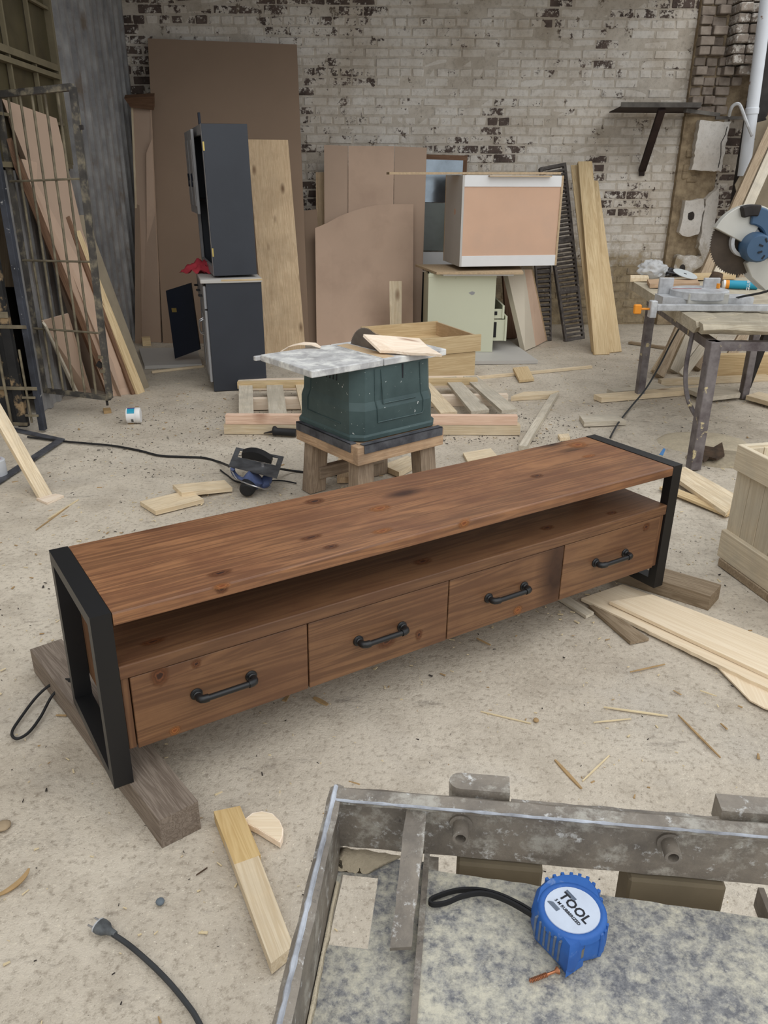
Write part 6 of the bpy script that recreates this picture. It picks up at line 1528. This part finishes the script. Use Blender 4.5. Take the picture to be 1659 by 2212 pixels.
cord('cable', [(1.349, 4.519, 0.006), (1.459, 4.761, 0.02), (1.657, 5.175, 0.01), (1.792, 5.323, 0.1), (1.881, 5.37, 0.25), (1.952, 5.411, 0.4), (1.914, 5.168, 0.56), (1.756, 4.653, 0.68)], .006, 'cord_grey', 'grey cable running from the workbench down to the ground')
beam('floor_lath', (2.293, 7.434, 0), (2.587, 7.142, 0), .05, .02, 'brown_block', None, 'brown strip on the ground between yellow planks and bench', 'lath')

def mound(c, sx, sy, h, mat, label, seed):
    mb = MB(); n = 20; rows = []
    for j in range(n+1):
        row = []
        for i in range(n+1):
            u, v = 2*i/n-1, 2*j/n-1; r = min(1, (u*u+v*v)**.5)
            row.append(mb.bm.verts.new((u*sx, v*sy, h*(1-r*r)*(1+.5*noise.noise(Vector((u*3, v*3, seed)))) - .006 - .03*max(0, r-.85)/.15)))
        rows.append(row)
    for j in range(n):
        for i in range(n): mb.bm.faces.new((rows[j][i], rows[j][i+1], rows[j+1][i+1], rows[j+1][i]))
    o = mb.build('sawdust_mound', mat, None, Matrix.Translation((c[0], c[1], 0)), smooth=True, angle=180); tag(o, label, 'sawdust', None, 'stuff')
mound((1.885, 4.457, 0), .30, .24, .03, 'sawdust', 'pale sawdust mound at the front foot of the workbench', 2)
mound((1.88, 4.166, 0), .22, .16, .035, 'sawdust_grey', 'greyish sawdust mound left of the crate', 6)
flat('bark_strip', [(1.748, 4.193, 0.05), (1.912, 4.273, 0.06), (1.845, 4.06, 0.05), (1.723, 4.033, 0.03)], .012, 'bark_brown', 'curled bark strip behind the front foot of the workbench', 'bark', poly=[(0,0),(.3,.2),(.6,-.05),(1,.1),(1,1),(.6,.8),(.3,1.05),(0,.9)])
flat('blue_scrap', [(1.517, 4.137, 0.03), (1.556, 4.191, 0.05), (1.567, 4.189, 0.045), (1.543, 4.151, 0.02)], .003, 'blue_scrap', 'bright blue plastic scrap behind the right end frame', 'scrap')

# sawdust, chips and grit strewn over the yard: nobody could count it
def make_litter(name, mat, label, n, seed, smin, smax, areas):
    rnd = random.Random(seed); V_, F_ = [], []
    for _ in range(n):
        x0, x1, y0, y1 = rnd.choice(areas); x = rnd.uniform(x0, x1); y = rnd.uniform(y0, y1); s_ = rnd.uniform(smin, smax)*rnd.choice((.6, .8, 1, 1.8)); w = s_*rnd.uniform(.12, .5); a = rnd.uniform(0, math.pi); t = rnd.uniform(.001, .003)
        ca, sa = math.cos(a), math.sin(a); b = len(V_); z = -.001 + rnd.uniform(0, .001)
        for dx, dy, dz in ((-s_,-w,0),(s_,-w*.6,0),(s_,w*.6,0),(-s_,w,0),(-s_*.9,-w*.8,t),(s_*.9,-w*.5,t),(s_*.9,w*.5,t),(-s_*.9,w*.8,t)):
            V_.append((x + dx*ca - dy*sa, y + dx*sa + dy*ca, z + dz))
        F_ += [[b+i for i in q] for q in ((4,5,6,7),(0,1,5,4),(1,2,6,5),(2,3,7,6),(3,0,4,7))]
    me = bpy.data.meshes.new(name); me.from_pydata(V_, [], F_); o = obj(name, me, mat); tag(o, label, 'litter', None, 'stuff')
YARD = [(-2.0, 2.6, .7, 3.2), (-2.0, 2.6, 2.6, 5.6), (-2.0, 2.6, 4.5, 8.2)]
make_litter('wood_chips', 'sliver', 'fine pale wood chips strewn over the whole yard', 3600, 1, .0015, .006, YARD + [(-1.2, .9, 2.4, 3.6)])
make_litter('bark_grit', 'grit_dark', 'dark grit and bark crumbs strewn over the whole yard', 2600, 2, .0012, .005, YARD + [(-1.7, -.6, 3.8, 5.2), (.3, 1.2, 4.4, 5.0)])
make_litter('shavings', 'sliver_dark', 'tan shavings strewn over the whole yard', 600, 3, .003, .010, YARD)
